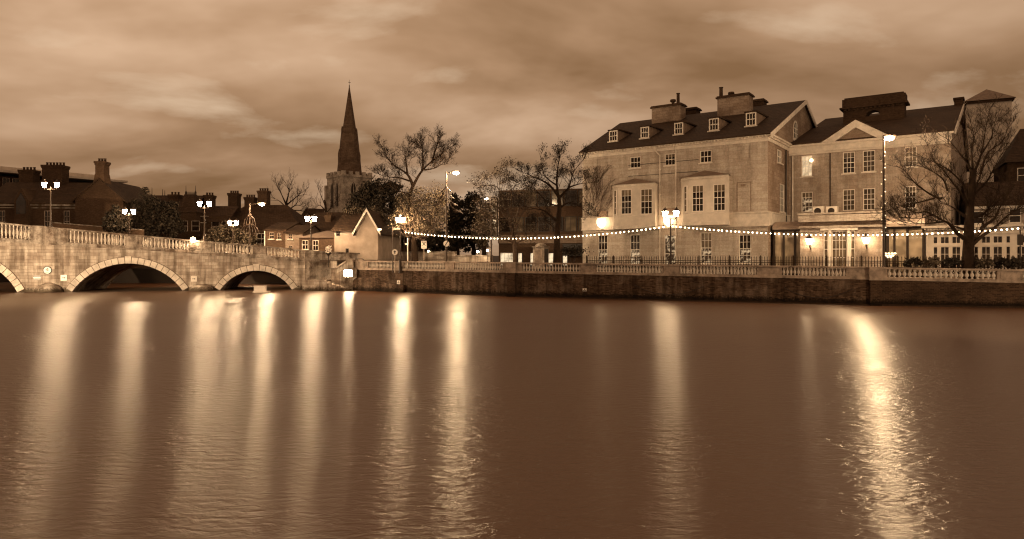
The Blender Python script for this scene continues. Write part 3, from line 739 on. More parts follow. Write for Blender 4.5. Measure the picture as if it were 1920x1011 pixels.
bm.box(nic[0]+.3, nic[0]+.75, -.02, -.002, nic[3]-.35, nic[3]-.12)
obj('blind_surround', bm, M['hotelside'], hotel)
obj('plaque', MB().box(HF.ray(1120, 400)[0], HF.ray(1139, 400)[0], -.14, -.002, HF.ray(1129, 409)[1], HF.ray(1129, 396)[1]), M['hotelside'], hotel)
bx0, bx1 = HF.ray(1246, 400)[0], HF.ray(1268, 400)[0]
obj('plaque', MB().box(bx0, bx1, -.12, -.002, HF.ray(1257, 404)[1], HF.ray(1257, 390)[1]), M['hotelside'], hotel)
for k_, (a, b, c, d) in enumerate(up): window(hotel, a, c, b-a, d-c, .12, 3, 2, 'glass', shade=(0, .3, 0)[k_])
for k_, (a, b, c, d) in enumerate(gnd): window(hotel, a, c, b-a, d-c, .12, 3, 4, 'blind' if k_ == 2 else 'glass', True, lower='litdim')
a, b, c, d = door
dr = window(hotel, a, c, b-a, d-c, .14, 2, 4, 'litdim', False); dr.name = 'entrance_door'
for p in (1238, 1268):
    x = HF.ray(p, 300)[0]; dz = HE-.5
    bm = MB().tube([(x, -.13, .1), (x, -.13, dz-.5), (x-.02, -.13, dz)] if p == 1268 else [(x, -.13, .1), (x, -.13, dz-.7), (x-.5, -.2, dz-.1), (x-.5, -.3, dz+.3)], .065, 8)
    for z in (2.5, 5.2, 8, 10.6): bm.box(x-.1, x+.1, -.2, -.01, z, z+.07)
    obj('drainpipe', bm, M['cornice'], hotel)
x = HS.ray(1473, 330)[0]
obj('drainpipe', MB().tube([(hl+.13, x-.25, 0), (hl+.13, x-.25, HE-.8)], .08, 8), M['iron'], hotel)
for z_ in (HF.ray(1220, 343+3)[1]-.1+1.1, HF.ray(1220, 343)[1]+2.0):
    x0, x1 = HF.ray(1178, 320)[0], HF.ray(1310, 320)[0]
    obj('cable_run', MB().tube([(x0, -.03, z_), (x1, -.03, z_)], .025, 4), M['iron'], hotel)
# bow windows
def bow(p0, p1, ytop, yapex, ybot, wins, side):
    D = 1.35
    x0, x1 = HF.ray(p0, ytop, -D*.35)[0], HF.ray(p1, ytop, -D*.2)[0]
    xm = (p0+p1)/2; zt, zb = HF.ray(xm, ytop, -D)[1], HF.ray(xm, ybot, -D)[1]
    wr = [HF.rect(r, -D) for r in wins]
    fx0, fx1 = wr[0][0]-.32, wr[1][1]+.32
    fz0, fz1 = zb+.9, zt
    bm = MB(); bm.facade(fx0, fx1, zb, zt, wr, -D, .14)
    def side_pts(xa, xb, n=4):          # bowed return from the front back to the wall
        return [(xa + (xb-xa)*math.sin(R(90*i/n)) if False else xa+(xb-xa)*(i/n), -D*math.cos(R(90*i/n))**.7) for i in range(n+1)]
    left = [(fx0, -D), (fx0-(fx0-x0)*.55, -D*.72), (x0, -.001)]
    right = [(fx1, -D), (fx1+(x1-fx1)*.6, -D*.6), (x1, -.001)]
    for pts in (left, right):
        for (xa, ya), (xb, yb) in zip(pts, pts[1:]): bm.quad((xa,ya,zb),(xb,yb,zb),(xb,yb,zt),(xa,ya,zt))
    ring = list(reversed(left)) + right
    bm.add([(x, y, zb) for x, y in ring], [tuple(range(len(ring)))]); bm.add([(x, y, zt) for x, y in ring], [tuple(range(len(ring)))])
    bw_ = obj('bow_window', bm, M['render'], hotel)
    def fascia(z0, z1, e):
        m_ = MB(); q = [(x + (e if x > (x0+x1)/2 else -e)*.5, y - e if y < -.01 else y) for x, y in ring]
        m_.prismz(q, z0, z1); return m_
    obj('bow_cornice', fascia(zt-.22, zt+.02, .12), M['cornice'], bw_)
    obj('bow_base', fascia(zb-.28, zb+.10, .09), M['cornice'], bw_)
    obj('bow_sill_band', fascia(wr[0][2]-.2, wr[0][2]-.08, .05), M['cornice'], bw_)
    ap = (HF.ray((p0+p1)/2, yapex, -.05)); q = [(x + (.2 if x > (x0+x1)/2 else -.2), y - .22 if y < -.01 else y) for x, y in ring]
    n = len(q); m_ = MB(); m_.add([(x, y, zt+.02) for x, y in q] + [((x0+x1)/2, -.02, zt+.75)], [(i, i+1, n) for i in range(n-1)] + [tuple(range(n))])
    obj('bow_roof', m_, M['lead'], bw_)
    for k_, (a, b, c, d) in enumerate(wr): window(hotel, a, c, b-a, d-c, -D+.09, 3, 4, 'glass', False, shade=(.26, .47)[k_] if p0 < 1200 else (.27, .30)[k_])
    # narrow light on the left return
    (xa, ya), (xb, yb) = left[1], left[0]
    vx, vy = xb-xa, yb-ya; ln = math.hypot(vx, vy); ang = math.atan2(vy, vx)
    window(hotel, 0, 0, ln*.62, wr[0][3]-wr[0][2], 0, 1, 4, 'blind', False, ang, (xa+vx*.22 + .06*math.sin(ang)*1, ya+vy*.22 - .06*math.cos(ang), wr[0][2]))
bow(1145, 1231, 345.5, 334, 424, [(1164,355,1184,402), (1200.5,354,1223,402)], None)
bow(1274, 1366, 331, 321, 417, [(1297,347,1319,397), (1337,345,1360,395.5)], None)
# dormers, chimneys sit on the front slope: find where the sight line meets it
def on_roof(fr, px, py, ze, p):
    lo, hi = -1.0, 30.0
    for _ in range(50):
        m_ = (lo+hi)/2
        if fr.ray(px, py, m_)[1] > ze + p*m_: lo = m_
        else: hi = m_
    return (lo+hi)/2
for r in [(1142,245,1159,265), (1201,238,1218,259), (1264,230,1282,252), (1329,222,1349,245), (1398,211,1419,236)]:
    ly = on_roof(HF, (r[0]+r[2])/2, r[3]+1, HE+.12, pitch)
    a, b, c, d = HF.rect(r, ly); a, b = a+.05, b-.05
    L_ = (d-c+.25)/pitch
    bm = MB(); bm.prismx([(ly+.02, c-.25), (ly+.02, d-.02), (ly+L_+.1, d-.02+.05)], a, b)
    dm = obj('dormer', bm, M['lead'], hotel)
    obj('dormer_roof', MB().prismx([(ly-.14, d), (ly-.14, d+.13), (ly+L_*1.05, d+.2), (ly+L_*1.05, d+.07)], a-.16, b+.16), M['slate'], dm)
    window(hotel, a, c-.02, b-a, d-c, ly-.05, 3, 2, 'glass', True, fw=.1)
def chimney(r, name, mat, dep, ly, pots, parent=hotel, fr=HF, cap=.16):
    a, b, c, d = fr.rect(r, ly)
    bm = MB().box(a, b, ly, ly+dep, c-2.2, d-.28)
    ch = obj(name, bm, M[mat], parent)
    obj('chimney_cap', MB().box(a-cap, b+cap, ly-cap, ly+dep+cap, d-.279, d-.12).box(a-cap*.4, b+cap*.4, ly-cap*.4, ly+dep+cap*.4, d-.119, d), M['dkbrick'], ch)
    for px, py0, rr, sp_ in pots:
        x, z, _ = fr.ray(px, py0, ly+dep/2)
        pr = [(rr*1.1, d), (rr, d+.1), (rr*.9, z-.1), (rr*1.15, z-.08), (rr*1.15, z)]
        if sp_: pr = [(rr*1.2, d), (rr*.8, d+.15), (rr*.9, z-.35), (rr*1.9, z-.2), (rr*1.6, z)]
        obj('chimney_pot', MB().lathe(pr, 10, x, ly+dep/2), M['dkbrick'], ch, smooth=False)
ly = on_roof(HF, 1250, 229, HE+.12, pitch); chimney((1222, 196, 1276, 229), 'chimney', 'hotelside', 1.6, ly, [(1271.5, 175, .2, 0), (1262, 187, .2, 1)])
ly = on_roof(HF, 1374, 216, HE+.12, pitch); chimney((1345, 177, 1404, 216), 'chimney', 'hotelside', 1.6, ly, [(1352, 164, .22, 0), (1371, 173, .2, 1)])
chimney((1279, 202, 1305, 216), 'chimney', 'dkbrick', 1.5, SR+1.5, []); chimney((1407, 186, 1431, 200), 'chimney', 'dkbrick', 1.5, SR+1.5, [])
# leafless creeper stems on the left of the front
bm = MB(); rg = random.Random(3)
def creeper(x, z, dx, dz, n, r):
    pts = [(x, -.03, z)]
    for _ in range(n):
        dx += rg.uniform(-.25, .25); dz += rg.uniform(-.12, .2); l = math.hypot(dx, dz); dx, dz = dx/l, dz/l
        x, z = x+dx*.35, z+dz*.35
        if x < .1 or x > 4.2 or z > HE-1.6: break
        pts.append((x, -.03-rg.random()*.05, z))
        if rg.random() < .35 and n > 3: creeper(x, z, dx+rg.uniform(-.9, .9), dz+rg.uniform(-.3, .5), n-3, r*.7)
    if len(pts) > 1: bm.tube(pts, r, 3)
for q in range(11): creeper(.3+rg.random()*1.6, 4.6+rg.random()*4, rg.uniform(-.2, 1), .6, 10, .022)
for q in range(7): creeper(HF.ray(1242, 340)[0]+rg.random()*1.6, 8.0, 0, 1, 7, .02)
obj('creeper', bm, M['bark'], hotel)
# wall lanterns on the front
def wall_lantern(fr, px, py, off, label, r=.3, globe=True, group='wall lanterns'):
    x, z, _ = fr.ray(px, py, off); p = fr.w(x, off, z)
    th = thing('wall_lantern', label, 'lantern', p, fr.a, group)
    if globe:
        obj('globe', MB().lathe([(.06, -r*1.2), (r*.75, -r*.7), (r, -.05), (r*.98, r*.5), (r*.85, r*.9), (.1, r*1.0)], 14), M['globe'], th, smooth=True)
        obj('arm', MB().tube([(0, 0, -r*1.2), (0, .1, -r*1.5), (0, -off-.03, -r*1.5)], .035, 6), M['iron'], th)
    else:
        obj('glass', MB().frustum(0, 0, -.33, .22, .14, .14, .29, .29), M['porchglow'], th)
        obj('cap', MB().frustum(0, 0, .222, .42, .34, .34, .10, .10).lathe([(.05, .421), (.09, .5), (.02, .62)], 8), M['iron'], th)
        obj('arm', MB().tube([(0, 0, -.33), (0, .05, -.55), (.0, -off-.04, -.75), (0, -off-.04, -.35)], .04, 6), M['iron'], th)
    return th
wall_lantern(HF, 1127.5, 418, -.75, 'big glaring wall lantern on the left end of the hotel front', .48)
wall_lantern(HF, 1253, 414, -.75, 'big glaring wall lantern above the hotel door between the bow windows', .48)

# ---------------------------------------------------------------- the wing
wv = Fr(hc.x, hc.y, HA + R(90)).w(7.96, 0)
WF = Fr(wv.x, wv.y, HA, GZ)
wing = thing('hotel_wing', 'lower stone wing with a pediment and a dark arched chimney stack', 'building', (WF.x, WF.y, GZ), HA)
wlx = WF.ray(1783, 260)[0]; WE = WF.ray(1600, 261)[1]; WD = 18.0; WR = WE + 5.5
wu = rects(WF, [(1502.5,292,1523,331), (1580,285,1603,325), (1617.5,282,1641,322), (1696,275,1719,313)])
wlw = rects(WF, [(1502.5,360,1524,398), (1580,355,1603,395), (1618,353,1641,394), (1697,349,1718,390)])
bm = MB(); bm.facade(.002, wlx, 0, WE, wu+wlw, 0, .2)
bm.quad((wlx,0,0),(wlx,2*WD,0),(wlx,2*WD,WE),(wlx,0,WE)); bm.add([(wlx,0,WE),(wlx,2*WD,WE),(wlx,WD,WR)], [(0,1,2)])
obj('wall', bm, M['wing'], wing)
obj('dark_room', MB().box(.6, wlx-.6, .5, 1, .02, WE-.1), M['dark_in'], wing)
for k_, (a, b, c, d) in enumerate(wu): window(wing, a, c, b-a, d-c, .12, 3, 4, ['lit', 'glass', 'glassgrey', 'blind'][k_], shade=(0, .22, 0, 0)[k_])
for k_, (a, b, c, d) in enumerate(wlw): window(wing, a, c, b-a, d-c, .12, 3, 4, ['litdim', 'glassgrey', 'glassgrey', 'glass'][k_], k_ == 3, shade=(.3, .25, 0, .3)[k_])
wp = (WR-WE)/WD
bm = MB(); ov = .5
for q in (((0, -ov, WE-ov*wp+.12), (wlx+.3, -ov, WE-ov*wp+.12), (wlx+.3, WD, WR+.12), (0, WD, WR+.12)), ((0, WD, WR+.12), (wlx+.3, WD, WR+.12), (wlx+.3, 2*WD+ov, WE-ov*wp+.12), (0, 2*WD+ov, WE-ov*wp+.12))):
    bm.quad(*q); bm.quad(*[(x, y, z-.12) for x, y, z in reversed(q)])
    for i in range(4): u, v = q[i], q[(i+1) % 4]; bm.quad(u, v, (v[0], v[1], v[2]-.12), (u[0], u[1], u[2]-.12))
obj('roof', bm, M['tile'], wing)
bm = MB()
for s0, s1 in ((-ov, WD), (2*WD+ov, WD)):
    za, zb = WE-ov*wp+.12, WR+.12; xx = wlx+.302
    bm.add([(xx, s0, za-.4), (xx, s1, zb-.4), (xx, s1, zb+.05), (xx, s0, za+.05), (xx+.12, s0, za-.4), (xx+.12, s1, zb-.4), (xx+.12, s1, zb+.05), (xx+.12, s0, za+.05)],
           [(0,3,2,1),(4,5,6,7),(0,1,5,4),(2,3,7,6),(0,4,7,3),(1,2,6,5)])
obj('verge', bm, M['cornice'], wing)
bm = MB(); bm.box(.002, wlx+.25, -.5, -.003, WE-.34, WE-.14); bm.box(.002, wlx+.1, -.28, -.003, WE-.95, WE-.342); bm.box(.002, wlx+.05, -.12, -.003, WE-1.15, WE-.952)
obj('cornice', bm, M['cornice'], wing)
px0, px1 = WF.ray(1550, 262, -.4)[0], WF.ray(1661, 253, -.4)[0]; pm = WF.ray(1606, 227, -.4)
zp0, zp1 = WE-.138, pm[1]; xm = (px0+px1)/2
obj('pediment_face', MB().prism([(px0, zp0), (px1, zp0), (xm, zp1)], -.20, 3.4), M['hotelside'], wing)
bm = MB(); w_ = .55
bm.prism([(px0-.5, zp0), (px0+.75, zp0), (xm, zp1-.62), (xm, zp1+.12)], -.52, -.202); bm.prism([(px1+.5, zp0), (xm, zp1+.12), (xm, zp1-.62), (px1-.75, zp0)], -.52, -.202)
obj('pediment_moulding', bm, M['cornice'], wing)
bm = MB()
for sgn, xe in ((-1, px0-.6), (1, px1+.6)):
    a = [(xm, -.56, zp1+.125), (xe, -.56, zp0+.01), (xe, 1.0, zp0+.01), (xm, 8.0, zp1+.125)]
    bm.quad(*a); bm.quad(*[(x, y, z+.1) for x, y, z in reversed(a)]); bm.quad(a[0], a[1], (a[1][0], a[1][1], a[1][2]+.1), (a[0][0], a[0][1], a[0][2]+.1))
obj('pediment_roof', bm, M['tile'], wing)
# arched chimney stack
ly = on_roof(WF, 1592, 232, WE+.12, wp); a, b, c, d = WF.rect((1581, 187, 1696, 228), ly)
oa, ob, oc_, od_ = WF.rect((1624, 208, 1650, 222), ly); d = WF.ray(1638, 183, ly)[1]; oz = WF.ray(1637, 215, ly)[1]
bm = MB(); orr = (ob-oa)/2; ox = (oa+ob)/2; zb_ = c-2.0
outer = [(a, zb_), (oa, zb_), (oa, oz)] + [(ox-orr*math.cos(R(q)), oz+orr*.75*math.sin(R(q))) for q in range(15, 180, 15)] + [(ob, oz), (ob, zb_), (b, zb_), (b, d), (a, d)]
bl = [(a, zb_), (oa, zb_), (oa, d), (a, d)]; br_ = [(ob, zb_), (b, zb_), (b, d), (ob, d)]
bm.prism(bl, ly, ly+1.7); bm.prism(br_, ly, ly+1.7)
n = 8
for j in range(n):
    q0, q1 = 180-180*j/n, 180-180*(j+1)/n
    xa, xb = ox+orr*math.cos(R(q0)), ox+orr*math.cos(R(q1)); za, zb = oz+orr*.75*math.sin(R(q0)), oz+orr*.75*math.sin(R(q1))
    bm.prism([(xa+.001, za), (xb-.001, zb), (xb-.001, d), (xa+.001, d)], ly+.002, ly+1.698)
bm.box(oa+.001, ob-.001, ly+.003, ly+1.697, zb_, WF.ray(1637, 217, ly)[1])
stk = obj('arched_chimney', bm, M['dkbrick'], wing)
obj('chimney_cap', MB().box(a-.34, b+.34, ly-.34, ly+2.04, d-.98, d-.8).box(a-.1, b+.1, ly-.1, ly+1.8, d-.799, d+.12).box(a+.1, b-.1, ly+.1, ly+1.6, d+.121, d+.3), M['dkbrick'], stk)
bm = MB()
for j in range(14): 
    x = a+(b-a)*(j+.5)/14; bm.box(x-.12, x+.12, ly-.2, ly-.003, d-1.2, d-.982)
obj('chimney_corbel', bm, M['dkbrick'], stk)
a, b, c, d = WF.rect((1789, 183, 1806, 206), WD-.6)
ch = obj('chimney', MB().box(a, b, WD-.7, WD+.8, c-1.5, d-.2), M['dkbrick'], wing)
obj('chimney_cap', MB().box(a-.2, b+.2, WD-.9, WD+1, d-1.15, d-.98).box(a-.1, b+.1, WD-.8, WD+.9, d-.2, d), M['dkbrick'], ch)
obj('drainpipe', MB().tube([(.35, -.14, .2), (.35, -.14, WE-1.2)], .08, 8), M['cornice'], wing)
obj('drainpipe', MB().tube([(WF.ray(1557, 300)[0], -.1, 5), (WF.ray(1557, 300)[0], -.1, WE-1.2)], .05, 6), M['iron'], wing)
# bright globe lamp beside the lit window
x, z, _ = WF.ray(1521.5, 301, -.35); th = thing('wall_lamp', 'small bright globe lamp beside the lit upper window of the wing', 'lamp', WF.w(x, -.35, z), HA)
obj('globe', MB().ball((0, 0, 0), .17, 10, 8), M['globe'], th, smooth=True); obj('arm', MB().tube([(0, .15, 0), (0, .33, 0)], .03, 5), M['iron'], th)

# ---------------------------------------------------------------- porch in front of the wing
CF = Fr(hc.x, hc.y, HA, GZ)                   # continues the hotel front to the right
pa, pb = CF.ray(1500, 400)[0], CF.ray(1655, 400)[0]
pz1, pz2, pz3 = CF.ray(1577, 398)[1], CF.ray(1577, 415)[1], CF.ray(1577, 423)[1]
porch = thing('hotel_porch', 'single storey stone porch with a three part window and plain parapet', 'building', (CF.x, CF.y, GZ), HA)
wc = CF.rect((1559, 433, 1588, 500)); wl_ = CF.rect((1544, 434, 1553, 500)); wr_ = CF.rect((1594, 432, 1603, 500))
fix = lambda q: (q[0], q[1], .75, q[3])
wc, wl_, wr_ = fix(wc), fix(wl_), fix(wr_)
bm = MB(); bm.facade(pa, pb, 0, pz3, [wc, wl_, wr_], 0, .2); bm.quad((pa,0,0),(pa,7.9,0),(pa,7.9,pz3),(pa,0,pz3)); bm.quad((pb,0,0),(pb,7.9,0),(pb,7.9,pz3),(pb,0,pz3))
obj('wall', bm, M['wing'], porch)
obj('frieze', MB().box(pa+.02, pb-.02, .12, 7.9, pz3+.001, pz2), M['hotelside'], porch)
obj('parapet', MB().box(pa-.12, pb+.12, -.18, 7.9, pz2+.001, pz1-.15).box(pa-.18, pb+.18, -.25, 7.92, pz1-.149, pz1), M['hotel'], porch)
obj('moulding', MB().box(pa-.08, pb+.08, -.16, -.003, pz3-.18, pz3), M['hotel'], porch)
obj('window_surround', MB().box(wl_[0]-.25, wr_[1]+.25, -.10, -.003, wc[3]+.06, wc[3]+.30).box(wl_[1]+.02, wc[0]-.02, -.06, -.003, .75, wc[3]+.058).box(wc[1]+.02, wr_[0]-.02, -.06, -.003, .75, wc[3]+.058), M['white'], porch)
window(porch, wc[0], wc[2], wc[1]-wc[0], wc[3]-wc[2], .1, 4, 4, 'blind', True)
for q in (wl_, wr_): window(porch, q[0], q[2], q[1]-q[0], q[3]-q[2], .1, 1, 4, 'blind', False)
obj('dark_room', MB().box(pa+.5, pb-.5, .8, 1.4, .02, pz3-.1), M['dark_in'], porch)
wall_lantern(CF, 1517.5, 452, -.6, 'black capped wall lantern on the porch, nearer the hotel corner', globe=False)
wall_lantern(CF, 1623.5, 450, -.6, 'black capped wall lantern on the porch, beside the tall lamp mast', globe=False)
for k_, (p0, p1, la) in enumerate(((1524, 1544, 'boxy outdoor cooling unit on the porch roof below the lit windows'), (1549, 1570, 'boxy outdoor cooling unit on the porch roof beside the dark windows'))):
    a, b = CF.ray(p0, 392, 4.2)[0], CF.ray(p1, 392, 4.2)[0]; zt = CF.ray(p0, 387.5, 4.2)[1]; w_ = b-a; h_ = zt-pz1
    th = thing('air_conditioner', la, 'air conditioner', CF.w(a, 4.2, pz1), HA, 'cooling units on the porch roof')
    obj('case', MB().box(0, w_, 0, .6, .0, h_), M['white'], th)
    bm = MB(); bm.lathe([(h_*.36, 0), (h_*.36, .02), (h_*.30, .021)], 16); bm.v = [(x+w_*.45, -z, y+h_*.48) for x, y, z in bm.v]
    obj('fan_grille', bm, M['iron'], th)
# glazed links either side of the porch
def glazed(label, x0, x1, y, z1, posts, canopy, lit_p=None):
    th = thing('conservatory', label, 'conservatory', (CF.x, CF.y, GZ), HA)
    obj('glass_wall', MB().box(x0, x1, y+.05, y+.10, .1, z1), M['bigpane'], th)
    bm = MB()
    for q in posts: bm.box(q-.09, q+.09, y-.06, y+.16, 0, z1)
    bm.box(x0, x1, y-.03, y+.14, z1+.001, z1+.2); bm.box(x0, x1, y-.02, y+.13, 0, .1)
    obj('frame', bm, M['iron'], th)
    bm = MB()
    n = 8; pts = [(y-.25, z1+.2)] + [(y-.25+1.6*(1-math.cos(R(90*i/n))), z1+.2+canopy*math.sin(R(90*i/n))) for i in range(n+1)] + [(y+6.5, z1+.2+canopy), (y+6.5, z1+.2)]
    bm.prismx(pts, x0, x1); obj('canopy', bm, M['copper'], th)
    return th
g0, g1 = CF.ray(1443, 440, .8)[0]+.3, pa-.15
zc_ = CF.ray(1470, 430)[1]
glazed('small glazed link under a curved canopy between hotel corner and porch', g0, g1, .8, zc_-.2, [g0+.1, CF.ray(1469.5, 440, .8)[0], CF.ray(1490.5, 440, .8)[0]], CF.ray(1470, 414)[1]-zc_)
h0, h1 = pb+.15, CF.ray(1734, 440, .9)[0]
zc_ = CF.ray(1700, 424)[1]
glazed('wider glazed dining link between the porch and white orangery', h0, h1, .9, zc_-.2, [h0+.1, CF.ray(1677, 440, .9)[0], CF.ray(1701.5, 440, .9)[0], h1-.1], 1.2)
x, z, _ = CF.ray(1667, 478, .5); th = thing('chandelier', 'glowing tiered chandelier shining through the glazed dining link', 'chandelier', CF.w(x, .35, z), HA)
bm = MB()
for rr, zz_, n in ((.5, .12, 12), (.34, -.06, 9), (.16, -.2, 5)):
    for j in range(n): bm.ball((rr*math.cos(2*math.pi*j/n), rr*.5*math.sin(2*math.pi*j/n), zz_), .075, 6, 4)
obj('candles', bm, M['fairy'], th); obj('rod', MB().lathe([(.02, 0), (.02, zc_-z-.4)], 6), M['iron'], th)
# orangery
ox0, ox1 = CF.ray(1736, 440, 1.0)[0], CF.ray(1936, 440, 1.0)[0]; oy = 1.0
OZ = CF.ray(1760, 423.5, oy)[1]
orang = thing('orangery', 'white painted orangery with two rows of small paned windows', 'building', (CF.x, CF.y, GZ), HA)
ux = lambda p: CF.ray(p, 450, oy)[0]
cols = [(1749.5,1758.5),(1763,1780),(1784.5,1801.5),(1806,1812),(1826,1835),(1840,1857.5),(1862,1880),(1886,1895),(1906,1925)]
zA, zB, zC, zD = CF.ray(1780, 443.5, oy)[1], CF.ray(1780, 457, oy)[1], CF.ray(1780, 462.5, oy)[1], .7
holes = []
for p, q in cols: holes += [(ux(p), ux(q), zB, zA), (ux(p), ux(q), zD, zC)]
bm = MB(); bm.facade(ox0, ox1, 0, OZ-.7, holes, oy, .14); bm.quad((ox0,oy,0),(ox0,oy+6,0),(ox0,oy+6,OZ-.7),(ox0,oy,OZ-.7))
obj('timber_front', bm, M['timber'], orang)
bm = MB(); bm.box(ox0-.1, ox1, oy-.1, oy+6, OZ-.699, OZ-.45); bm.box(ox0-.05, ox1, oy-.05, oy+6, OZ-.449, OZ-.2); bm.box(ox0-.3, ox1, oy-.36, oy+6, OZ-.199, OZ)
for j in range(34): 
    x = ox0+(ox1-ox0)*j/33; bm.box(x-.1, x+.04, oy-.28, oy-.052, OZ-.34, OZ-.2005)
obj('cornice', bm, M['timber'], orang)
for p, q in cols:
    for z0, z1, rows in ((zB, zA, 1), (zD, zC, 3)): window(orang, ux(p), z0, ux(q)-ux(p), z1-z0, oy+.08, 2 if q-p > 12 else 1, rows, 'glass', False, fw=.05, mid=False, mat='timber')
obj('dark_room', MB().box(ox0+.5, ox1-.5, oy+.8, oy+1.4, .02, OZ-.9), M['dark_in'], orang)

# ---------------------------------------------------------------- buildings beyond the orangery
def simple_box_house(name, label, cat, x, y, ang, z=GZ, group=None): return thing(name, label, cat, (x, y, z), ang, group)
UF = Fr(at(1818, 66), 66, HA*.8, GZ)
uh = thing('rear_house', 'house with white sash windows and dark tiled roof behind the orangery', 'building', (UF.x, UF.y, GZ), UF.a)
ul = 13.0; ue = UF.ray(1850, 386)[1]; ut = UF.ray(1850, 344, 4.5)[1]
wr2 = [UF.rect((1823, 396, 1845, 420)), UF.rect((1892, 391, 1915, 418))]
bm = MB(); bm.facade(0, ul, 0, ue, wr2, 0, .2); bm.quad((0,0,0),(0,9,0),(0,9,ue),(0,0,ue)); bm.add([(0,0,ue),(0,9,ue),(0,4.5,ut)], [(0,1,2)])
obj('wall', bm, M['wing'], uh)
for a, b, c, d in wr2: window(uh, a, c, b-a, d-c, .1, 1, 2, 'glass')
obj('dark_room', MB().box(.4, ul-.4, .5, 1, 0, ue-.2), M['dark_in'], uh)
obj('roof', MB().prismx([(-.4, ue-.05), (-.4, ue+.1), (4.5, ut+.12), (9.4, ue+.1), (9.4, ue-.05), (4.5, ut-.05)], -.2, ul), M['tile'], uh)
obj('cornice', MB().box(0, ul, -.3, -.003, ue-.3, ue-.06), M['cornice'], uh)
DF = Fr(at(1889, 72), 72, HA*.8, GZ)
dh = thing('dark_house', 'tall dark slated house at the edge behind the bare tree', 'building', (DF.x, DF.y, GZ), DF.a)
dt = DF.ray(1905, 240, 4)[1]; de = DF.ray(1900, 305)[1]
obj('wall', MB().box(0, 14, 0, 10, 0, de), M['dkbrick'], dh)
obj('roof', MB().add([(-.3,-.4,de),(14,-.4,de),(14,10.4,de),(-.3,10.4,de),(1.8,5,dt),(14,5,dt)], [(0,1,5,4),(3,4,5,2),(0,4,3),(1,2,5)]), M['slate'], dh)
window(dh, DF.ray(1907, 330)[0], DF.ray(1907, 326)[1]-1.0, 1.0, 1.6, -.06, 1, 2, 'glass')
TF = Fr(at(1813, 108), 108, HA*.75, GZ)
tw_ = thing('rendered_tower', 'pale plain tower with a low pyramid tile roof behind the wing', 'tower', (TF.x, TF.y, GZ), TF.a)
tl = TF.ray(1897, 190)[0]; te = TF.ray(1850, 188)[1]; tz = TF.ray(1860, 168, tl/2)[1]
obj('shaft', MB().box(0, tl, 0, tl*.8, 0, te), M['render'], tw_)
obj('roof', MB().add([(-.5,-.5,te),(tl+.5,-.5,te),(tl+.5,tl*.8+.5,te),(-.5,tl*.8+.5,te),(tl/2,tl*.4,tz)], [(0,1,4),(1,2,4),(2,3,4),(3,0,4),(3,2,1,0)]), M['lead'], tw_)
obj('eaves', MB().box(-.3, tl+.3, -.3, tl*.8+.3, te-.35, te-.003), M['dkbrick'], tw_)

# ---------------------------------------------------------------- railing along the promenade
RA, RB = Vector((at(1100, 64), 64)), Vector((at(1916, 51.3), 51.3))
RF = Fr(RA.x, RA.y, math.atan2(RB.y-RA.y, RB.x-RA.x), GZ); RL = (RB-RA).length + 2.0
rail = thing('iron_railing', 'black spiked iron railing with ring pattern along the hotel front', 'railing', (RF.x, RF.y, GZ), RF.a)
npan = 14; pw = RL/npan; RH = 1.75
bm = MB(); n = 12
for j in range(n):
    x = pw*(j+.5)/n
    bm.tube([(x, 0, .1), (x, 0, RH-.18)], .024, 4); bm.lathe([(.012, RH-.18), (.034, RH-.13), (.003, RH)], 4, x, 0)
    ring = []
    for q in range(11): ring.append((x+.10*math.cos(2*math.pi*q/10), 0, .62+.17*math.sin(2*math.pi*q/10)))
    bm.tube(ring, .026, 4)
    bm.ball((x, 0, 1.02), .05, 5, 4)
for z in (.12, .40, .84, 1.18, RH-.42): bm.box(.03, pw-.03, -.018, .018, z-.028, z+.028)
pm_ = bm.mesh('rail_panel', M['rail'])
postm = MB().box(-.05, .05, -.05, .05, 0, RH-.05).lathe([(.05, RH-.05), (.06, RH), (.01, RH+.06)], 8).mesh('post', M['rail'])
for j in range(npan):
    link('rail_panel', pm_, rail, (j*pw, 0, 0))
for j in range(npan+1): link('post', postm, rail, (j*pw, 0, 0))
# ---------------------------------------------------------------- street lamps with two lanterns
def double_lamp(label, px, py_base, py_top, Y, rz, sp=.56, capped=False, base=None):
    zb = base if base is not None else zz(py_base, Y); H = zz(py_top, Y) - zb
    th = thing('street_lamp', label, 'street lamp', (at(px, Y), Y, zb), rz, 'twin lantern street lamps')
    zl = H - .95
    obj('post', MB().lathe([(.20, 0), (.20, .12), (.13, .2), (.13, .5), (.16, .55), (.08, .68), (.075, 1.0), (.055, zl-.1), (.09, zl-.06), (.06, zl), (.05, zl+.1), (.01, zl+.22)], 10), M['iron' if capped else 'post'], th)
    obj('crossbar', MB().tube([(-sp, 0, zl+.02), (-sp*.7, 0, zl-.1), (0, 0, zl-.02), (sp*.7, 0, zl-.1), (sp, 0, zl+.02)], .03, 6).box(-sp*.9, sp*.9, -.02, .02, zl-.02, zl+.015), M['iron' if capped else 'post'], th)
    for s in (-1, 1):
        x = s*sp
        bm = MB(); bm.lathe([(.15, zl+.14), (.255, zl+.60)], 6, x, 0)
        ln = obj('lantern', bm, M['lantern2' if capped else 'lantern'], th)
        obj('cap', MB().lathe([(.29, zl+.602), (.31, zl+.66), (.16, zl+.82), (.05, zl+.88), (.06, zl+.92), (.01, zl+1.0)], 6, x, 0), M['iron'], ln)
        obj('cradle', MB().lathe([(.04, zl), (.05, zl+.08), (.19, zl+.138)], 6, x, 0), M['iron'], ln)
    return th
def base_at(px, Y): return lerp(tp, BR.ray(px, 440, .2)[0])
Yb = lambda px, ly=.2: BR.ray(px, 440, ly)[2]
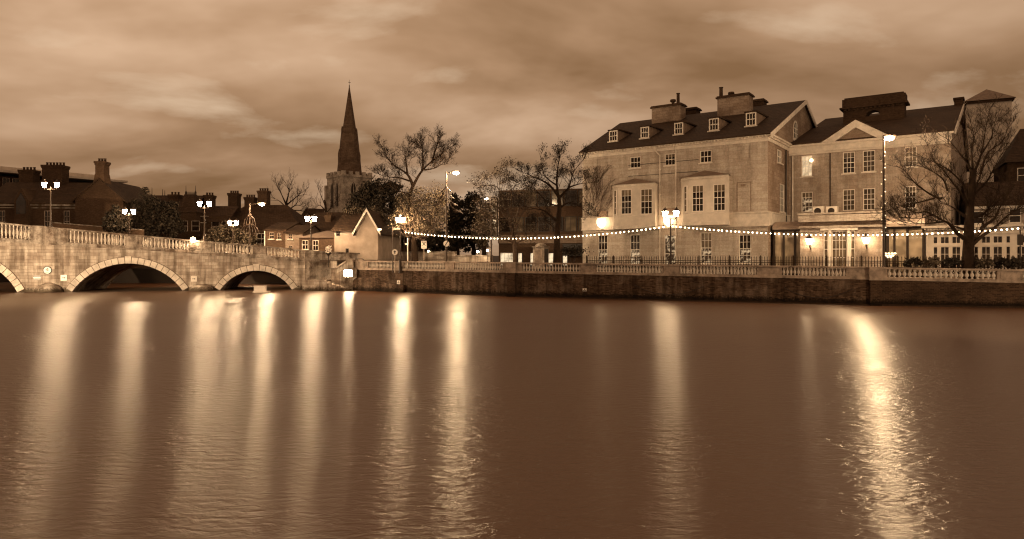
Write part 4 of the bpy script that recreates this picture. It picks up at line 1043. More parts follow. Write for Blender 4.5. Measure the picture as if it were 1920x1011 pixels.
double_lamp('tall twin lantern lamp on the bridge parapet in front of the dark gabled house', 95, 424, 337, Yb(95), BR.a, .60, base=base_at(95, 0)+.0)
double_lamp('twin lantern lamp on the bridge just right of the glaring floodlight and spired house', 383.5, 452, 373, Yb(383), BR.a, .48, base=base_at(383, 0))
double_lamp('twin lantern lamp near the bridge foot in front of the brick cottage', 583, 470, 401, Yb(575, .25)+.3, BR.a, .37, base=base_at(572, 0)-.1)
double_lamp('small twin lantern lamp on the far parapet in front of the evergreens', 242, 440, 388, Yb(242, BW), BR.a, .47, base=zz(445, Yb(242, BW)))
double_lamp('smallest twin lantern lamp beside the wire bell decoration', 437, 470, 410, Yb(437, BW)+4, BR.a, .40, base=zz(472, Yb(437, BW)+4))
double_lamp('dark twin lantern lamp on the promenade where the bulb string starts', 751, 500, 402, 70.5, R(-15), .29, base=GZ)
double_lamp('black capped twin lantern lamp between the bow windows, holding up the bulb strings', 1257.5, 500, 389, 59.4, R(-20), .47, True, base=GZ)

def mast(label, px, py_top, Y, arm, head_px, head_py, base=None, glowmat='street', hs=.34, lit=True):
    zb = GZ if base is None else base; zt = zz(py_top, Y)
    th = thing('street_light', label, 'street light', (at(px, Y), Y, zb), 0, 'tall street lights')
    H = zt - zb; hx = at(head_px, Y) - at(px, Y); hz = zz(head_py, Y) - zb
    obj('mast', MB().lathe([(.15, 0), (.15, .9), (.10, 1.0), (.075, H)], 10), M['post'], th)
    obj('arm', MB().tube([(0, 0, H-.15), (hx*.4, 0, max(H-.1, hz+.1)), (hx, 0, hz+.14)], .04, 6), M['post'], th)
    hd = obj('lamp_head', MB().box(hx-hs-.1, hx+hs+.1, -.17, .17, hz+.10, hz+.24), M['iron'], th)
    obj('lamp_glass', MB().ball((hx, 0, hz), hs, 12, 8, .5), M[glowmat], hd, smooth=True)
    return th
mast('tall street light beside the leafless tree holding a wire fir tree', 837, 322, 69.0, 1, 855, 325, hs=.30)
mast('tall street light at the porch wound with little lights', 1657, 257, 53.4, 1, 1667.5, 259.5, hs=.34)
mast('slim street light with a long arm above the wire bell decoration', 468, 381, 82, 1, 491, 383.5, base=zz(474, 82), hs=.32)
mast('street light in front of the office block, reaching towards the conifers', 921, 371, 78, 1, 912, 373, hs=.22, glowmat='flood')
mast('street light rising behind the twin lamp at the leafy tree', 758, 402, 92, 1, 752, 405, hs=.32, glowmat='flood')
th = thing('sign_pole', 'thin dark pole with a short side bracket beside the white cottage', 'pole', (at(736, 71), 71, GZ))
H = zz(425, 71)-GZ
obj('pole', MB().lathe([(.05, 0), (.045, H)], 8), M['post'], th); obj('bracket', MB().box(0, .75, -.03, .03, H-.35, H-.12), M['copper'], th)
# little lights wound up the mast by the porch
X, Y = at(1657, 53.4), 53.4; zt = zz(275, Y); pts = []; fm = MB()
for j in range(90):
    u = j/89; a = u*46; pts.append((.16*math.cos(a), .16*math.sin(a), 3.2 + u*(zt-GZ-3.4)))
th = thing('fairy_lights', 'string of little lights spiralling up the mast by the porch', 'string lights', (X, Y, GZ))
obj('cable', MB().tube(pts, .014, 3), M['iron'], th)
bme = MB().ball((0, 0, 0), .045, 6, 4).mesh('bulb', M['fairy'])
for j in range(2, 90, 4): link('bulb', bme, th, tuple(Vector(pts[j])*1.0))

# ---------------------------------------------------------------- festoon strings
bulbm = MB().ball((0, 0, 0), .06, 7, 5).mesh('bulb', M['bulb'], True)
sockm = MB().lathe([(.035, .07), (.035, .16)], 6).mesh('socket', M['iron'])
def festoon(label, A, B, sag, n):
    th = thing('festoon_lights', label, 'string lights', A, 0, 'bulb strings above the promenade')
    d = B - A; pts = [d*(j/60) + Vector((0, 0, -4*sag*(j/60)*(1-j/60) + .17)) for j in range(61)]
    obj('cable', MB().tube(pts, .014, 4), M['iron'], th)
    rj = random.Random(n)
    for j in range(n):
        u = (j+.5+rj.uniform(-.09, .09))/n; p = d*u + Vector((0, 0, -4*sag*u*(1-u)))
        ob_ = link('bulb', bulbm, th, p); ob_.scale = (rj.uniform(.8, 1.15),)*3; link('socket', sockm, th, p)
A_ = P(757, 435.5, 70.5); B_ = P(1257, 424, 59.4); C_ = P(1913, 428.5, 51.0)
md = (A_+B_)/2; festoon('string of glowing bulbs sagging from the leafy tree to the capped twin lamp', A_, B_, md.z - zz(447.3, md.y), 70)
md = (B_+C_)/2; festoon('string of glowing bulbs sagging from the capped twin lamp past the porch and bare tree', B_, C_, md.z - zz(441, md.y), 74)
th = thing('festoon_post', 'dark slender post at the edge carrying the end of the bulb string', 'post', (C_.x, C_.y, GZ-.15))
obj('shaft', MB().lathe([(.09, 0), (.09, .6), (.05, .7), (.045, C_.z-GZ+.2)], 8), M['iron'], th)
obj('box', MB().box(-.16, .16, -.1, .1, C_.z-GZ-1.1, C_.z-GZ-.3), M['iron'], th)

# ---------------------------------------------------------------- wire Christmas decorations
Y = 69.0; X0 = at(837, Y); z0 = zz(346, Y); z1 = zz(400, Y)
th = thing('fir_tree_decoration', 'pale wire outline of a fir tree fixed to the tall mast', 'decoration', (X0, Y-.2, z1))
bm = MB(); H = z0-z1
for s in (-1, 1):
    for (za, wa, zb, wb) in ((1.0, .0, .74, .55), (.78, .2, .50, .85), (.56, .3, .26, 1.2), (.34, .45, .02, 1.6)):
        pts = [(s*(wa + (wb-wa)*(u/8)**1.6), 0, H*(za+(zb-za)*(u/8)**.8)) for u in range(9)]
        bm.tube(pts, .035, 4); bm.tube([pts[-1], (s*wb*.75, 0, H*zb+.02), (s*wb*.45, 0, H*zb+.22)], .03, 4)
        bm.tube([(x*.8, .04, z+.03) for x, y, z in pts], .02, 4)
obj('wire_outline', bm, M['wire'], th)
obj('clamp', MB().box(-.1, .1, -.04, .1, H*.4, H*.46), M['iron'], th)
Y = 81.5; th = thing('bell_decoration', 'pale wire tiered bell hung on the slim street light', 'decoration', (at(468, Y), Y, zz(439, Y)))
bm = MB(); hh = zz(405, Y)-zz(439, Y)
for s in (-1, 1):
    for w_, za, zb in ((1.1, .55, 0), (.75, .55, .0), (.4, .55, .03), (.7, 1.0, .45), (.4, 1.0, .48)):
        bm.tube([(s*w_*math.sin(R(90*u/8)), 0, hh*(zb+(za-zb)*math.cos(R(90*u/8)))) for u in range(9)], .035, 4)
bm.tube([(.2*math.cos(a*.5), 0, hh*1.05+.2*math.sin(a*.5)) for a in range(14)], .03, 4); bm.tube([(-1.1, 0, 0), (1.1, 0, 0)], .03, 4)
obj('wire_outline', bm, M['wire'], th); obj('clamp', MB().box(-.08, .08, .05, .5, hh*.5, hh*.58), M['iron'], th)

# ---------------------------------------------------------------- signs along the road
def pole_sign(px, py, Y, kind, label, name='road_sign', pole=True):
    zc = zz(py, Y); th = thing(name, label, 'sign', (at(px, Y), Y, GZ))
    h = zc - GZ
    if pole: obj('pole', MB().lathe([(.04, 0), (.04, h+.3)], 8), M['copper'], th)
    if kind == 'round' or kind == 'slash':
        r = .30; bm = MB(); bm.prism([(r*math.cos(2*math.pi*k/24), h+r*math.sin(2*math.pi*k/24)) for k in range(24)], -.09, -.05); obj('disc', bm, M['sign'], th)
        bm = MB()
        if kind == 'slash': bm.prism([(-.20,h-.24),(-.13,h-.28),(.20,h+.24),(.13,h+.28)], -.10, -.091)
        else: bm.prism([(-.05,h-.15),(.05,h-.15),(.05,h+.02),(.15,h+.02),(.0,h+.2),(-.15,h+.02),(-.05,h+.02)], -.10, -.091)
        obj('symbol', bm, M['black'], th)
    else:
        obj('board', MB().box(-.29, .29, -.09, -.05, h-.42, h+.42), M['sign'], th)
        bm = MB()
        bm.prism([(-.18,h-.08),(-.13,h-.12),(.20,h+.28),(.15,h+.32)], -.10, -.091); bm.prism([(-.18,h+.28),(-.13,h+.32),(.20,h-.08),(.15,h-.12)], -.108, -.101)
        bm.box(-.2, .2, -.10, -.091, h-.28, h-.24)
        obj('symbol', bm, M['black'], th)
    return th
pole_sign(740.5, 473, 70.2, 'round', 'round white road sign on a pale pole near the white cottage')
pole_sign(795, 459, 73, 'square', 'tall white road sign with a cross beside the leafy tree trunk')
pole_sign(837, 457, 68.7, 'slash', 'round white sign with a black slash on the tall mast', pole=False)
th = thing('finger_post', 'white post with small angled arms beside the leafy tree trunk', 'post', (at(764.5, 72), 72, GZ)); h = zz(446, 72)-GZ
obj('post', MB().lathe([(.07, 0), (.06, h-.2), (.09, h-.15), (.03, h)], 8), M['white'], th)
obj('arm', MB().box(-.28, .02, -.03, .03, h-.75, h-.6), M['sign'], th); obj('arm', MB().tube([(0, 0, h-.1), (.16, 0, h-.02), (.2, 0, h-.3)], .05, 6), M['iron'], th)
th = thing('bollard', 'dark bollard on the promenade under the dark twin lamp', 'bollard', (at(749.6, 69.6), 69.6, GZ))
obj('body', MB().lathe([(.14, 0), (.11, .2), (.09, 1.2), (.12, 1.25), (.12, 1.34), (.03, 1.5)], 8), M['iron'], th)
th = thing('information_panel', 'slanted dark framed information panel above the river steps', 'sign', P(677, 486, 74.6), R(-10))
bm = MB(); bm.add([(-.62,0,.05),(.15,0,.05),(.62,0,-.32),(-.12,0,-.32),(-.62,.1,.05),(.15,.1,.05),(.62,.1,-.32),(-.12,.1,-.32)], [(0,1,2,3),(7,6,5,4),(0,4,5,1),(1,5,6,2),(2,6,7,3),(3,7,4,0)])
obj('frame', bm, M['black'], th)
obj('panel', MB().add([(-.50,-.012,0),(.12,-.012,0),(.48,-.012,-.27),(-.10,-.012,-.27)], [(0,1,2,3)]), M['quaystone'], th)
obj('legs', MB().box(-.3, -.24, .11, .17, -1.9, -.2).box(.2, .26, .11, .17, -1.9, -.2), M['black'], th)
th = thing('lit_planter', 'pale glittering flower basket on a post in front of the brick cottage', 'flower basket', P(616, 474, 76.2))
bm = MB(); rg = random.Random(5)
for _ in range(46):
    a, r_, z_ = rg.random()*6.28, rg.random()*.36, rg.random()*.75-.1
    bm.ball((r_*math.cos(a), r_*math.sin(a), z_+.1), .05+rg.random()*.04, 5, 4)
obj('flowers', bm, M['fairy'] if False else M['sign'], th); obj('basket', MB().lathe([(.08, -.35), (.33, -.05), (.35, 0)], 10), M['iron'], th); obj('post', MB().lathe([(.05, -1.6), (.05, -.35)], 6), M['iron'], th)

# ---------------------------------------------------------------- low stone wall behind the road, kiosk, planter
a, b = Vector((at(690, 86), 86)), Vector((at(922, 80), 80)); wf = Fr(a.x, a.y, math.atan2(b.y-a.y, b.x-a.x), GZ); wl2 = (b-a).length
th = thing('roadside_wall', 'low weathered stone wall behind the road under the evergreens', 'wall', (a.x, a.y, GZ), wf.a)
z1 = wf.ray(800, 474)[1]
obj('wall', MB().box(0, wl2*.72, 0, .4, 0, z1).box(wl2*.72+.01, wl2, 0, .4, 0, z1-.45), M['bridge'], th)
obj('coping', MB().box(-.05, wl2*.72, -.06, .46, z1+.002, z1+.14).box(wl2*.72+.01, wl2, -.06, .46, z1-.448, z1-.3), M['trim'], th)
Y = 71; th = thing('stone_kiosk', 'squat stone kiosk with a domed top and dark side door', 'kiosk', (at(1014, Y), Y, GZ), R(-25)); h = zz(464, Y)-GZ; w_ = .62
obj('body', MB().box(-w_, w_, -w_, w_, 0, h), M['bridge'], th)
obj('roof', MB().box(-w_-.1, w_+.1, -w_-.1, w_+.1, h+.002, h+.1).lathe([(w_, h+.101), (w_*.85, h+.3), (w_*.4, h+.42), (.02, h+.46)], 12), M['trim'], th)
obj('door', MB().box(w_+.002, w_+.04, -.45, .45, .05, h-.15), M['black'], th); obj('panel', MB().box(-.42, .42, -w_-.03, -w_-.002, .5, h-.2), M['quaystone'], th)

# ---------------------------------------------------------------- trees
def spline(pts, n=5):
    out = []
    P_ = [pts[0]] + pts + [pts[-1]]
    for i in range(1, len(P_)-2):
        p0, p1, p2, p3 = P_[i-1:i+3]
        for j in range(n):
            u = j/n; out.append(.5*((2*p1) + (p2-p0)*u + (2*p0-5*p1+4*p2-p3)*u*u + (3*p1-p0-3*p2+p3)*u**3))
    out.append(pts[-1]); return out
def sprout(mb, p, d, L_, r, lvl, rg, tips, up=.12, kids=4):
    n = 4; pts = [p]; rad = [r]
    for i in range(n):
        d = (d + Vector((rg.uniform(-.28,.28), rg.uniform(-.28,.28), rg.uniform(-.2,.28)+up))).normalized()
        p = p + d*(L_/n); pts.append(p); rad.append(max(r*(1-.62*(i+1)/n), .006))
    mb.tube(pts, rad, 3)
    if lvl <= 0: tips.append(p); return
    for k in range(kids):
        u = rg.uniform(.25, 1.0); i = min(int(u*n), n-1); q = pts[i] + (pts[i+1]-pts[i])*(u*n-i)
        ax = Vector((rg.gauss(0,1), rg.gauss(0,1), rg.gauss(0,1))).cross(d).normalized()
        dd = (d*math.cos(.75) + ax*math.sin(.75)*rg.uniform(.6, 1.1)).normalized()
        sprout(mb, q, dd, L_*rg.uniform(.5, .75), r*.55, lvl-1, rg, tips, up, kids)
def leafquad(mb, c, s, rg):
    a = Vector((rg.gauss(0,1), rg.gauss(0,1), rg.gauss(0,1))).normalized(); b = a.orthogonal().normalized(); b = (b*math.cos(s*97) + a.cross(b)*math.sin(s*97)); c2 = a.cross(b)
    mb.add([c-b*s, c+c2*s*.6, c+b*s, c-c2*s*.6], [(0,1,2,3)])
def tree(label, name, trunk, limbs, Y, r0, seed, lvl=2, Ltw=2.2, per_m=1.5, bark='bark', kids=4, dy=3.5, leaves=None, group=None, cat='tree', up=.12, r1=.14, twr=.035):
    rg = random.Random(seed); X = at(trunk[0][0], Y)
    O = Vector((X, Y, GZ-.15)); th = thing(name, label, cat, O, 0, group)
    tm = MB(); bmm = MB(); tips = []
    tpx = [P(x, y, Y) - O for x, y in trunk]; tpx[0].z = 0
    sp_ = spline(tpx, 5); nn = len(sp_)
    tm.tube(sp_, [r0*(1.35 if i == 0 else 1.12 if i == 1 else 1.0)*(1-.55*i/(nn-1)) for i in range(nn)], 9)
    obj('trunk', tm, M[bark], th, smooth=True)
    for li, lm in enumerate(limbs):
        rr, pts = lm; off = rg.uniform(-dy, dy); n = len(pts)
        w = [P(x, y, Y + off*(i/(n-1))) - O for i, (x, y) in enumerate(pts)]
        s_ = spline(w, 5); m_ = len(s_)
        rad = [max(rr*.85*(.08+.92*(1-i/(m_-1))**1.35), .018) for i in range(m_)]
        bmm.tube(s_, rad, 6)
        for i in range(2, m_-1):
            seg = s_[i+1]-s_[i]; k = per_m*seg.length*(.35 + .9*i/m_)
            while k > 0:
                if rg.random() < k:
                    d = seg.normalized(); ax = Vector((rg.gauss(0,1), rg.gauss(0,1), rg.gauss(0,.8)+.35)).normalized()
                    dd = (d*.75 + ax*.8).normalized(); f = 1.15-.5*i/m_
                    sprout(bmm, s_[i]+seg*rg.random(), dd, Ltw*f*rg.uniform(.6, 1.15), min(twr, rad[i]*.6+.01), lvl, rg, tips, up, kids)
                k -= 1
        sprout(bmm, s_[-1], (s_[-1]-s_[-2]).normalized(), Ltw*.8, min(twr, .04), lvl, rg, tips, up, kids)
    obj('branches', bmm, M[bark], th)
    if leaves:
        mt, per, size, spread = leaves; lm_ = MB()
        for t_ in tips:
            for _ in range(per):
                if rg.random() < .85: leafquad(lm_, t_ + Vector((rg.gauss(0,spread), rg.gauss(0,spread), rg.gauss(0,spread))), size*rg.uniform(.6,1.3), rg)
        o = obj('leaves', lm_, M[mt], th); 
    return th, tips
def z6(l): return [(1700+x/6.32, 380+y/6.32) for x, y in l]
def z5(l): return [(1640+x/4.396, 190+y/4.396) for x, y in l]
def z2(l): return [(560+x/2.407, 140+y/2.407) for x, y in l]
def z4(l): return [(800+x/3.159, 260+y/3.159) for x, y in l]
right_limbs = [
 (.19, z6([(700,440),(600,365),(540,290),(490,240),(420,210),(310,150),(190,182),(0,185),(-150,170)])),
 (.13, z6([(710,325),(600,292),(540,270),(440,225)])), (.10, z6([(310,150),(230,110),(120,120),(0,90),(-120,110)])), (.10, z6([(440,225),(330,240),(150,250),(0,215),(-160,225)])),
 (.16, z6([(715,180),(620,110),(520,40),(400,-10)])), (.14, z5([(560,800),(500,790),(350,690),(230,560),(130,530)])), (.10, z5([(490,800),(380,830),(250,860),(120,900)])),
 (.14, z5([(775,880),(700,740),(650,680),(560,560),(500,500),(420,330)])), (.13, z5([(780,830),(730,690),(600,560),(440,480),(350,450)])),
 (.13, z5([(812,590),(740,480),(620,330),(540,280)])), (.12, z5([(812,580),(800,420),(820,300),(790,170)])),
 (.14, z5([(815,600),(880,430),(910,260),(940,90)])), (.10, z5([(890,420),(960,300),(990,170)])), (.13, z5([(870,600),(930,430),(1050,330),(1110,190)])),
 (.12, z5([(810,780),(930,650),(1010,500),(1090,360)])),
 (.20, z6([(765,440),(850,370),(940,260),(1040,190),(1110,50),(1180,-60),(1230,-220)])), (.19, z6([(775,500),(890,400),(1050,290),(1200,150),(1360,60),(1480,-40)])),
 (.13, z6([(770,200),(910,130),(980,50),(1060,-60),(1090,-200)])), (.12, z6([(925,290),(890,190),(940,110),(1000,60)])), (.10, z6([(920,120),(980,170),(1100,150),(1210,120)])),
 (.12, z5([(800,760),(860,640),(900,540),(1000,420)])), (.10, z5([(600,740),(560,640),(440,560),(330,520)]))]
tree('big bare tree with wide arching limbs rising through the end of the quay', 'bare_tree', [(1815,524),(1815,490),(1816,455),(1817,425),(1818,400),(1821,360),(1825,318)], right_limbs, 51.9, .46, 21, 3, 1.3, 4.8, 'barkdark', 3, 2.2, up=.08, twr=.028)
tree('tall tree with bare spreading top and lamplit leafy lower crown on the quay', 'leafy_tree', [(779,495),(777,462),(775,436),(770,395),(768,373),(774,348)],
 [(.22, z2([(515,500),(490,450),(420,400),(380,340)])), (.16, z2([(490,450),(485,400),(480,360),(500,330)])), (.22, z2([(515,505),(560,430),(640,360),(690,325)])), (.16, z2([(560,430),(560,360),(550,300)])),
  (.16, z2([(600,400),(620,330),(630,285)])), (.14, z2([(500,480),(450,465),(400,462),(365,450)])), (.13, z2([(560,430),(620,420),(690,370)])), (.14, z2([(500,540),(440,520),(390,480)]))],
 73, .36, 5, 3, 1.25, 4.2, 'barkdark', 4, 3.0, ('leafdk', 1, .045, .08), up=.06, twr=.036)
tree('bare branching tree with dark tufts in front of the office block', 'tufted_tree', [(1042,495),(1044,455),(1047,412),(1049,387),(1047,366)],
 [(.17, z4([(780,340),(720,270),(640,230),(550,190)])), (.16, z4([(780,340),(770,250),(780,150),(790,85)])), (.16, z4([(785,350),(840,290),(870,200),(930,120)])), (.12, z4([(840,290),(900,270),(960,262)])),
  (.15, z4([(770,490),(700,430),(640,415),(590,405)])), (.12, z4([(780,420),(840,380),(900,400),(950,440)])), (.12, z4([(775,280),(700,220),(680,130)])), (.12, z4([(800,400),(720,380),(640,300),(560,270)])), (.1, z4([(770,540),(700,490),(640,500)]))],
 64.5, .34, 8, 3, 1.1, 3.6, 'barkdark', 3, 2.5, ('leafdk', 3, .06, .12), up=.08, twr=.036)
tree('lower spreading tree with thin brown leaves at the pier', 'spreading_tree', [(966,495),(965,470),(964,450),(960,425)],
 [(.14, z4([(520,620),(470,600),(420,590),(330,560)])), (.14, z4([(520,620),(490,500),(430,420),(360,360)])), (.14, z4([(515,600),(540,500),(580,420),(640,380)])), (.12, z4([(510,540),(480,400),(500,300),(480,220)])), (.12, z4([(525,620),(600,590),(680,560)])),
  (.12, z4([(500,480),(410,480),(330,440)])), (.12, z4([(520,500),(570,350),(620,280)])), (.10, z4([(500,520),(430,300),(350,280)]))],
 69, .26, 13, 3, 1.4, 3.0, 'bark', 3, 3.0, ('leafmid', 3, .075, .2), up=.06, twr=.045)
tree('small bare tree standing over the long tiled roof', 'bare_tree', [(538,440),(537,405),(537,380)],
 [(.2, [(537,385),(528,365),(520,350)]), (.2, [(537,380),(542,360),(545,346)]), (.2, [(537,385),(555,370),(565,362)]), (.18, [(540,395),(555,385),(570,388)]), (.16, [(537,390),(525,378),(515,372)]), (.16, [(545,395),(565,395),(583,402)])], 118, .45, 17, 3, 2.2, 2.2, 'barkdark', 3, 3.0, up=.1, twr=.06)
tree('thin bare tree leaning beside the church tower', 'bare_tree', [(612,425),(611,395),(608,375)], [(.14, [(611,390),(604,372),(598,358)]), (.14, [(610,395),(600,385),(592,390)]), (.12, [(611,400),(620,390),(628,380)])], 112, .25, 19, 2, 2.0, 2.0, 'barkdark', 3, 2.0, up=.1, twr=.05)

def blob_tree(label, name, px, py_base, Y, blobs, mat, n, size, seed, group=None, cat='tree', trunk=.35, gap=.35, base=None):
    rg = random.Random(seed); zb = GZ if base is None else base; O = Vector((at(px, Y), Y, zb)); th = thing(name, label, cat, O, 0, group)
    pts = []; ppm = FPX/Y
    top = max(zz(b[1], Y) for b in blobs)
    if trunk: obj('trunk', MB().lathe([(trunk*1.2, 0), (trunk, 1.0), (trunk*.5, (top-zb)*.75)], 8), M['barkdark'], th)
    lm_ = MB(); wts = [b[2]*b[3] for b in blobs]
    clumps = []
    for b in blobs:
        for _ in range(max(6, int(26*b[2]*b[3]/ (sum(wts)/len(wts))))):
            while True:
                v = Vector((rg.uniform(-1,1), rg.uniform(-1,1), rg.uniform(-1,1)))
                if .25 < v.length < 1: break
            if v.length < .7: v = v.normalized()*rg.uniform(.6, 1.0)
            rx, rz = b[2]/ppm, b[3]/ppm; c = P(b[0], b[1], Y) - O
            clumps.append((c + Vector((v.x*rx, v.y*rx*.75, v.z*rz)), rg.uniform(.16, .34)*(rx+rz)/2))
    for k in range(n):
        c, r_ = rg.choice(clumps); v = Vector((rg.gauss(0,1), rg.gauss(0,1), rg.gauss(0,.9)))*r_*.6
        leafquad(lm_, c+v, size*rg.uniform(.6, 1.35), rg)
    obj('crown', lm_, M[mat], th); return th
blob_tree('broad dark evergreen in front of the church tower', 'evergreen_tree', 700, 470, 92, [(684,390,30,32),(715,378,36,38),(697,366,30,22),(730,400,30,34),(665,412,26,22),(700,415,38,22),(745,365,22,22)], 'leafdk', 17000, .19, 31)
blob_tree('shrubby tree with lamplit leaves over the cottage roof', 'lit_foliage', 668, 470, 84, [(668,405,28,14),(690,398,24,12),(712,415,20,14),(655,416,18,10)], 'leafmid', 4500, .11, 32)  # lit lower leaves of the evergreen, shown by a lighter leaf colour
o_ = None
rg = random.Random(40)
for nm_ in ('leafy_tree',):
    root = [o for o in COL.objects if o.name == nm_][0]; lm_ = MB(); O = Vector(root.location)
    cl = []
    for bx, by, rx, rz, k in ((785,400,36,30,60),(815,400,22,34,34),(760,395,20,30,30),(795,372,34,20,36),(790,425,30,12,22),(825,372,16,16,14),(745,415,14,14,12)):
        for _ in range(k):
            while True:
                v = Vector((rg.uniform(-1,1), rg.uniform(-1,1), rg.uniform(-1,1)))
                if v.length < 1: break
            cl.append((P(bx+v.x*rx, by-v.z*rz, 73+v.y*2.2) - O, rg.uniform(.25, .6)))
    for _ in range(15000):
        c, r_ = rg.choice(cl); leafquad(lm_, c+Vector((rg.gauss(0,1), rg.gauss(0,1), rg.gauss(0,1)))*r_*.75, .08*rg.uniform(.6,1.4), rg)
    obj('leaves', lm_, M['leaflit'], root)
    lm_ = MB()
    for c, r_ in cl[::2]: lm_.tube([Vector((0, 0, 3.2+.3*c.z*.5)) + Vector((c.x*.15, c.y*.15, 0)), c*.55 + Vector((0,0,1.0)), c], [.07, .04, .015], 3)
    obj('inner_branches', lm_, M['bark'], root)
blob_tree('dark conifer at the edge of the road, nearest the lamp mast', 'conifer', 858, 475, 104, [(858,400,18,36),(862,378,16,16),(850,430,20,34),(845,455,20,18)], 'leafdk', 6500, .2, 33, 'dark conifers by the road')
blob_tree('dark conifer with a rounded top in the middle of its clump', 'conifer', 888, 475, 106, [(888,390,18,30),(886,375,13,13),(892,430,20,34),(885,458,22,16)], 'leafdk', 6500, .2, 34, 'dark conifers by the road')
blob_tree('lower brown bushy tree between the conifers and office block', 'bushy_tree', 908, 480, 90, [(910,420,18,30),(905,445,20,20),(915,395,14,16)], 'leafmid', 5000, .14, 35)
blob_tree('dark low yew behind the roadside wall', 'yew', 815, 478, 96, [(815,452,34,18),(790,448,22,18),(840,458,20,14)], 'leafdk', 2600, .26, 36)
blob_tree('dark evergreen mass behind the cottage and twin lamp', 'yew', 733, 480, 98, [(733,445,20,34),(725,465,18,16),(748,430,18,24)], 'leafdk', 2600, .28, 37)
blob_tree('dark evergreen with a spiky top behind the bridge', 'evergreen_tree', 280, 470, 92, [(272,398,26,32),(305,405,30,30),(290,425,44,22),(255,420,22,22),(325,420,20,24)], 'leafdk', 11000, .18, 38, base=3.0)
th = blob_tree('round clipped evergreen bush between gabled house and small twin lamp', 'evergreen_bush', 215, 440, 84, [(216,410,14,24),(232,412,14,22),(205,420,10,16)], 'leafdk', 3000, .2, 39, trunk=.2, base=3.0)
# spiky conifer tip
rg = random.Random(4); O = P(272, 400, 92); th = thing('cedar_tip', 'spiky cedar top poking above the dark evergreens', 'tree', O)
bm = MB(); h = zz(352, 92)-O.z; bm.tube([(0,0,-3),(0,0,h)], [.15,.03], 5)
for _ in range(150):
    u = rg.random(); a = rg.random()*6.28; l = (1-u)*1.6+.35; bm.tube([(0,0,h*u), (l*math.cos(a)*.6, l*math.sin(a)*.6, h*u+l*.35), (l*math.cos(a), l*math.sin(a), h*u+l*.3)], [.05,.04,.015], 3)
obj('branches', bm, M['leafdk'], th)
blob_tree('brown bare hedge tree beside the long tiled house', 'hedge_tree', 430, 470, 94, [(425,440,28,20),(400,445,20,18),(450,450,24,16),(480,455,20,12)], 'leafmid', 3200, .16, 41, base=3.2, trunk=.2)
# shrubs along the railing
for k_, (px, w_, la) in enumerate(((1712,17,'low dark shrub by the railing, nearest the porch'), (1748,19,'dark tufted shrub by the railing left of the bare tree'), (1786,20,'bushy shrub by the railing just left of the trunk'), (1842,22,'dark shrub by the railing just right of the trunk'), (1890,24,'dark shrub by the railing at the far right end'))):
    Y = RF.ray(px, 480, -.7)[2]
    blob_tree(la, 'shrub', px, 500, Y, [(px, 494, w_, 6.5), (px-6, 489, w_*.5, 5), (px+8, 490, w_*.4, 6)], 'leafmid' if k_ in (1, 3) else 'leafdk', 650, .10, 50+k_, 'shrubs along the railing', 'shrub', trunk=0)
Y = 65.5; th = thing('potted_bush', 'flat topped clipped bush in a forked urn by the shops', 'plant', (at(1073, Y), Y, GZ)); rg = random.Random(9)
bm = MB()
for _ in range(700): leafquad(bm, Vector((rg.gauss(0,.62), rg.gauss(0,.4), zz(470, Y)-GZ+rg.gauss(0,.2))), .1, rg)
obj('crown', bm, M['leafdk'], th); obj('stem', MB().tube([(0,0,.6),(-.1,0,1.0),(-.4,0,zz(472, Y)-GZ)], .05, 5).tube([(0,0,.6),(.12,0,1.0),(.4,0,zz(472, Y)-GZ)], .05, 5), M['iron'], th)
obj('urn', MB().lathe([(.25, 0), (.2, .1), (.12, .2), (.36, .6), (.4, .66)], 10), M['iron'], th)
# ---------------------------------------------------------------- church
cY = 165; cX = at(655, cY); cz = zz(325, cY)
ch = thing('church', 'church tower with battlements and tall pointed stone spire', 'church', (cX, cY, GZ), R(43))
hw = 3.85; ct = cz - GZ
sw_ = MB()
def lancets(mb):
    out = []
    for s in (-1, 1):
        x = s*1.15; pl = [(x-.62, ct-8.2), (x+.62, ct-8.2), (x+.62, ct-3.9), (x+.35, ct-3.0), (x, ct-2.5), (x-.35, ct-3.0), (x-.62, ct-3.9)]
        out.append(pl)
    return out
obj('tower', MB().box(-hw, hw, -hw, hw, 0, ct-1.3), M['church'], ch)
bm = MB()
for q in range(4):
    bm.M = Matrix.Rotation(R(90*q), 4, 'Z')
    e = .06*(q % 2)
    bm.box(-hw-.16+e, hw+.16-e, -hw-.16+e*.1, -hw+.3, ct-1.298, ct-.75)
    for j in range(5):
        x = -hw-.1+(2*hw+.2-.85)*j/4; bm.box(x, x+.85, -hw-.12+e*.1, -hw+.3, ct-.748, ct+.05)
    for s in (-1, 1): bm.box(s*(hw-.05)-.45, s*(hw-.05)+.45, -hw-.5, -hw-.003, 0, ct-3.0)
obj('battlements', bm, M['church'], ch)
for q in range(4):
    m4 = Matrix.Rotation(R(90*q), 4, 'Z')
    for pl in lancets(None):
        bm = MB(); bm.M = m4; bm.prism([((x-(1.15 if x > 0 else -1.15))*1.35+(1.15 if x > 0 else -1.15), z+ (.25 if z > ct-3 else 0)) for x, z in pl], -hw-.10, -hw+.02); fr_o = obj('window', bm, M['church'], ch)
        bm = MB(); bm.M = m4; bm.prism(pl, -hw-.115, -hw-.101); obj('pane', bm, M['dark_in'], fr_o)
        bm = MB(); bm.M = m4; xc = sum(x for x, z in pl)/7; bm.box(xc-.06, xc+.06, -hw-.16, -hw-.116, ct-8.1, ct-2.7); obj('mullion', bm, M['church'], fr_o)
apz = zz(162, cY)-GZ; sb = MB(); rb = 3.15
sb.lathe([(rb, ct-1.0), (rb*.62, ct + (apz-ct)*.50), (rb*.60, ct+(apz-ct)*.505), (rb*.52, ct+(apz-ct)*.51), (.08, apz)], 8)
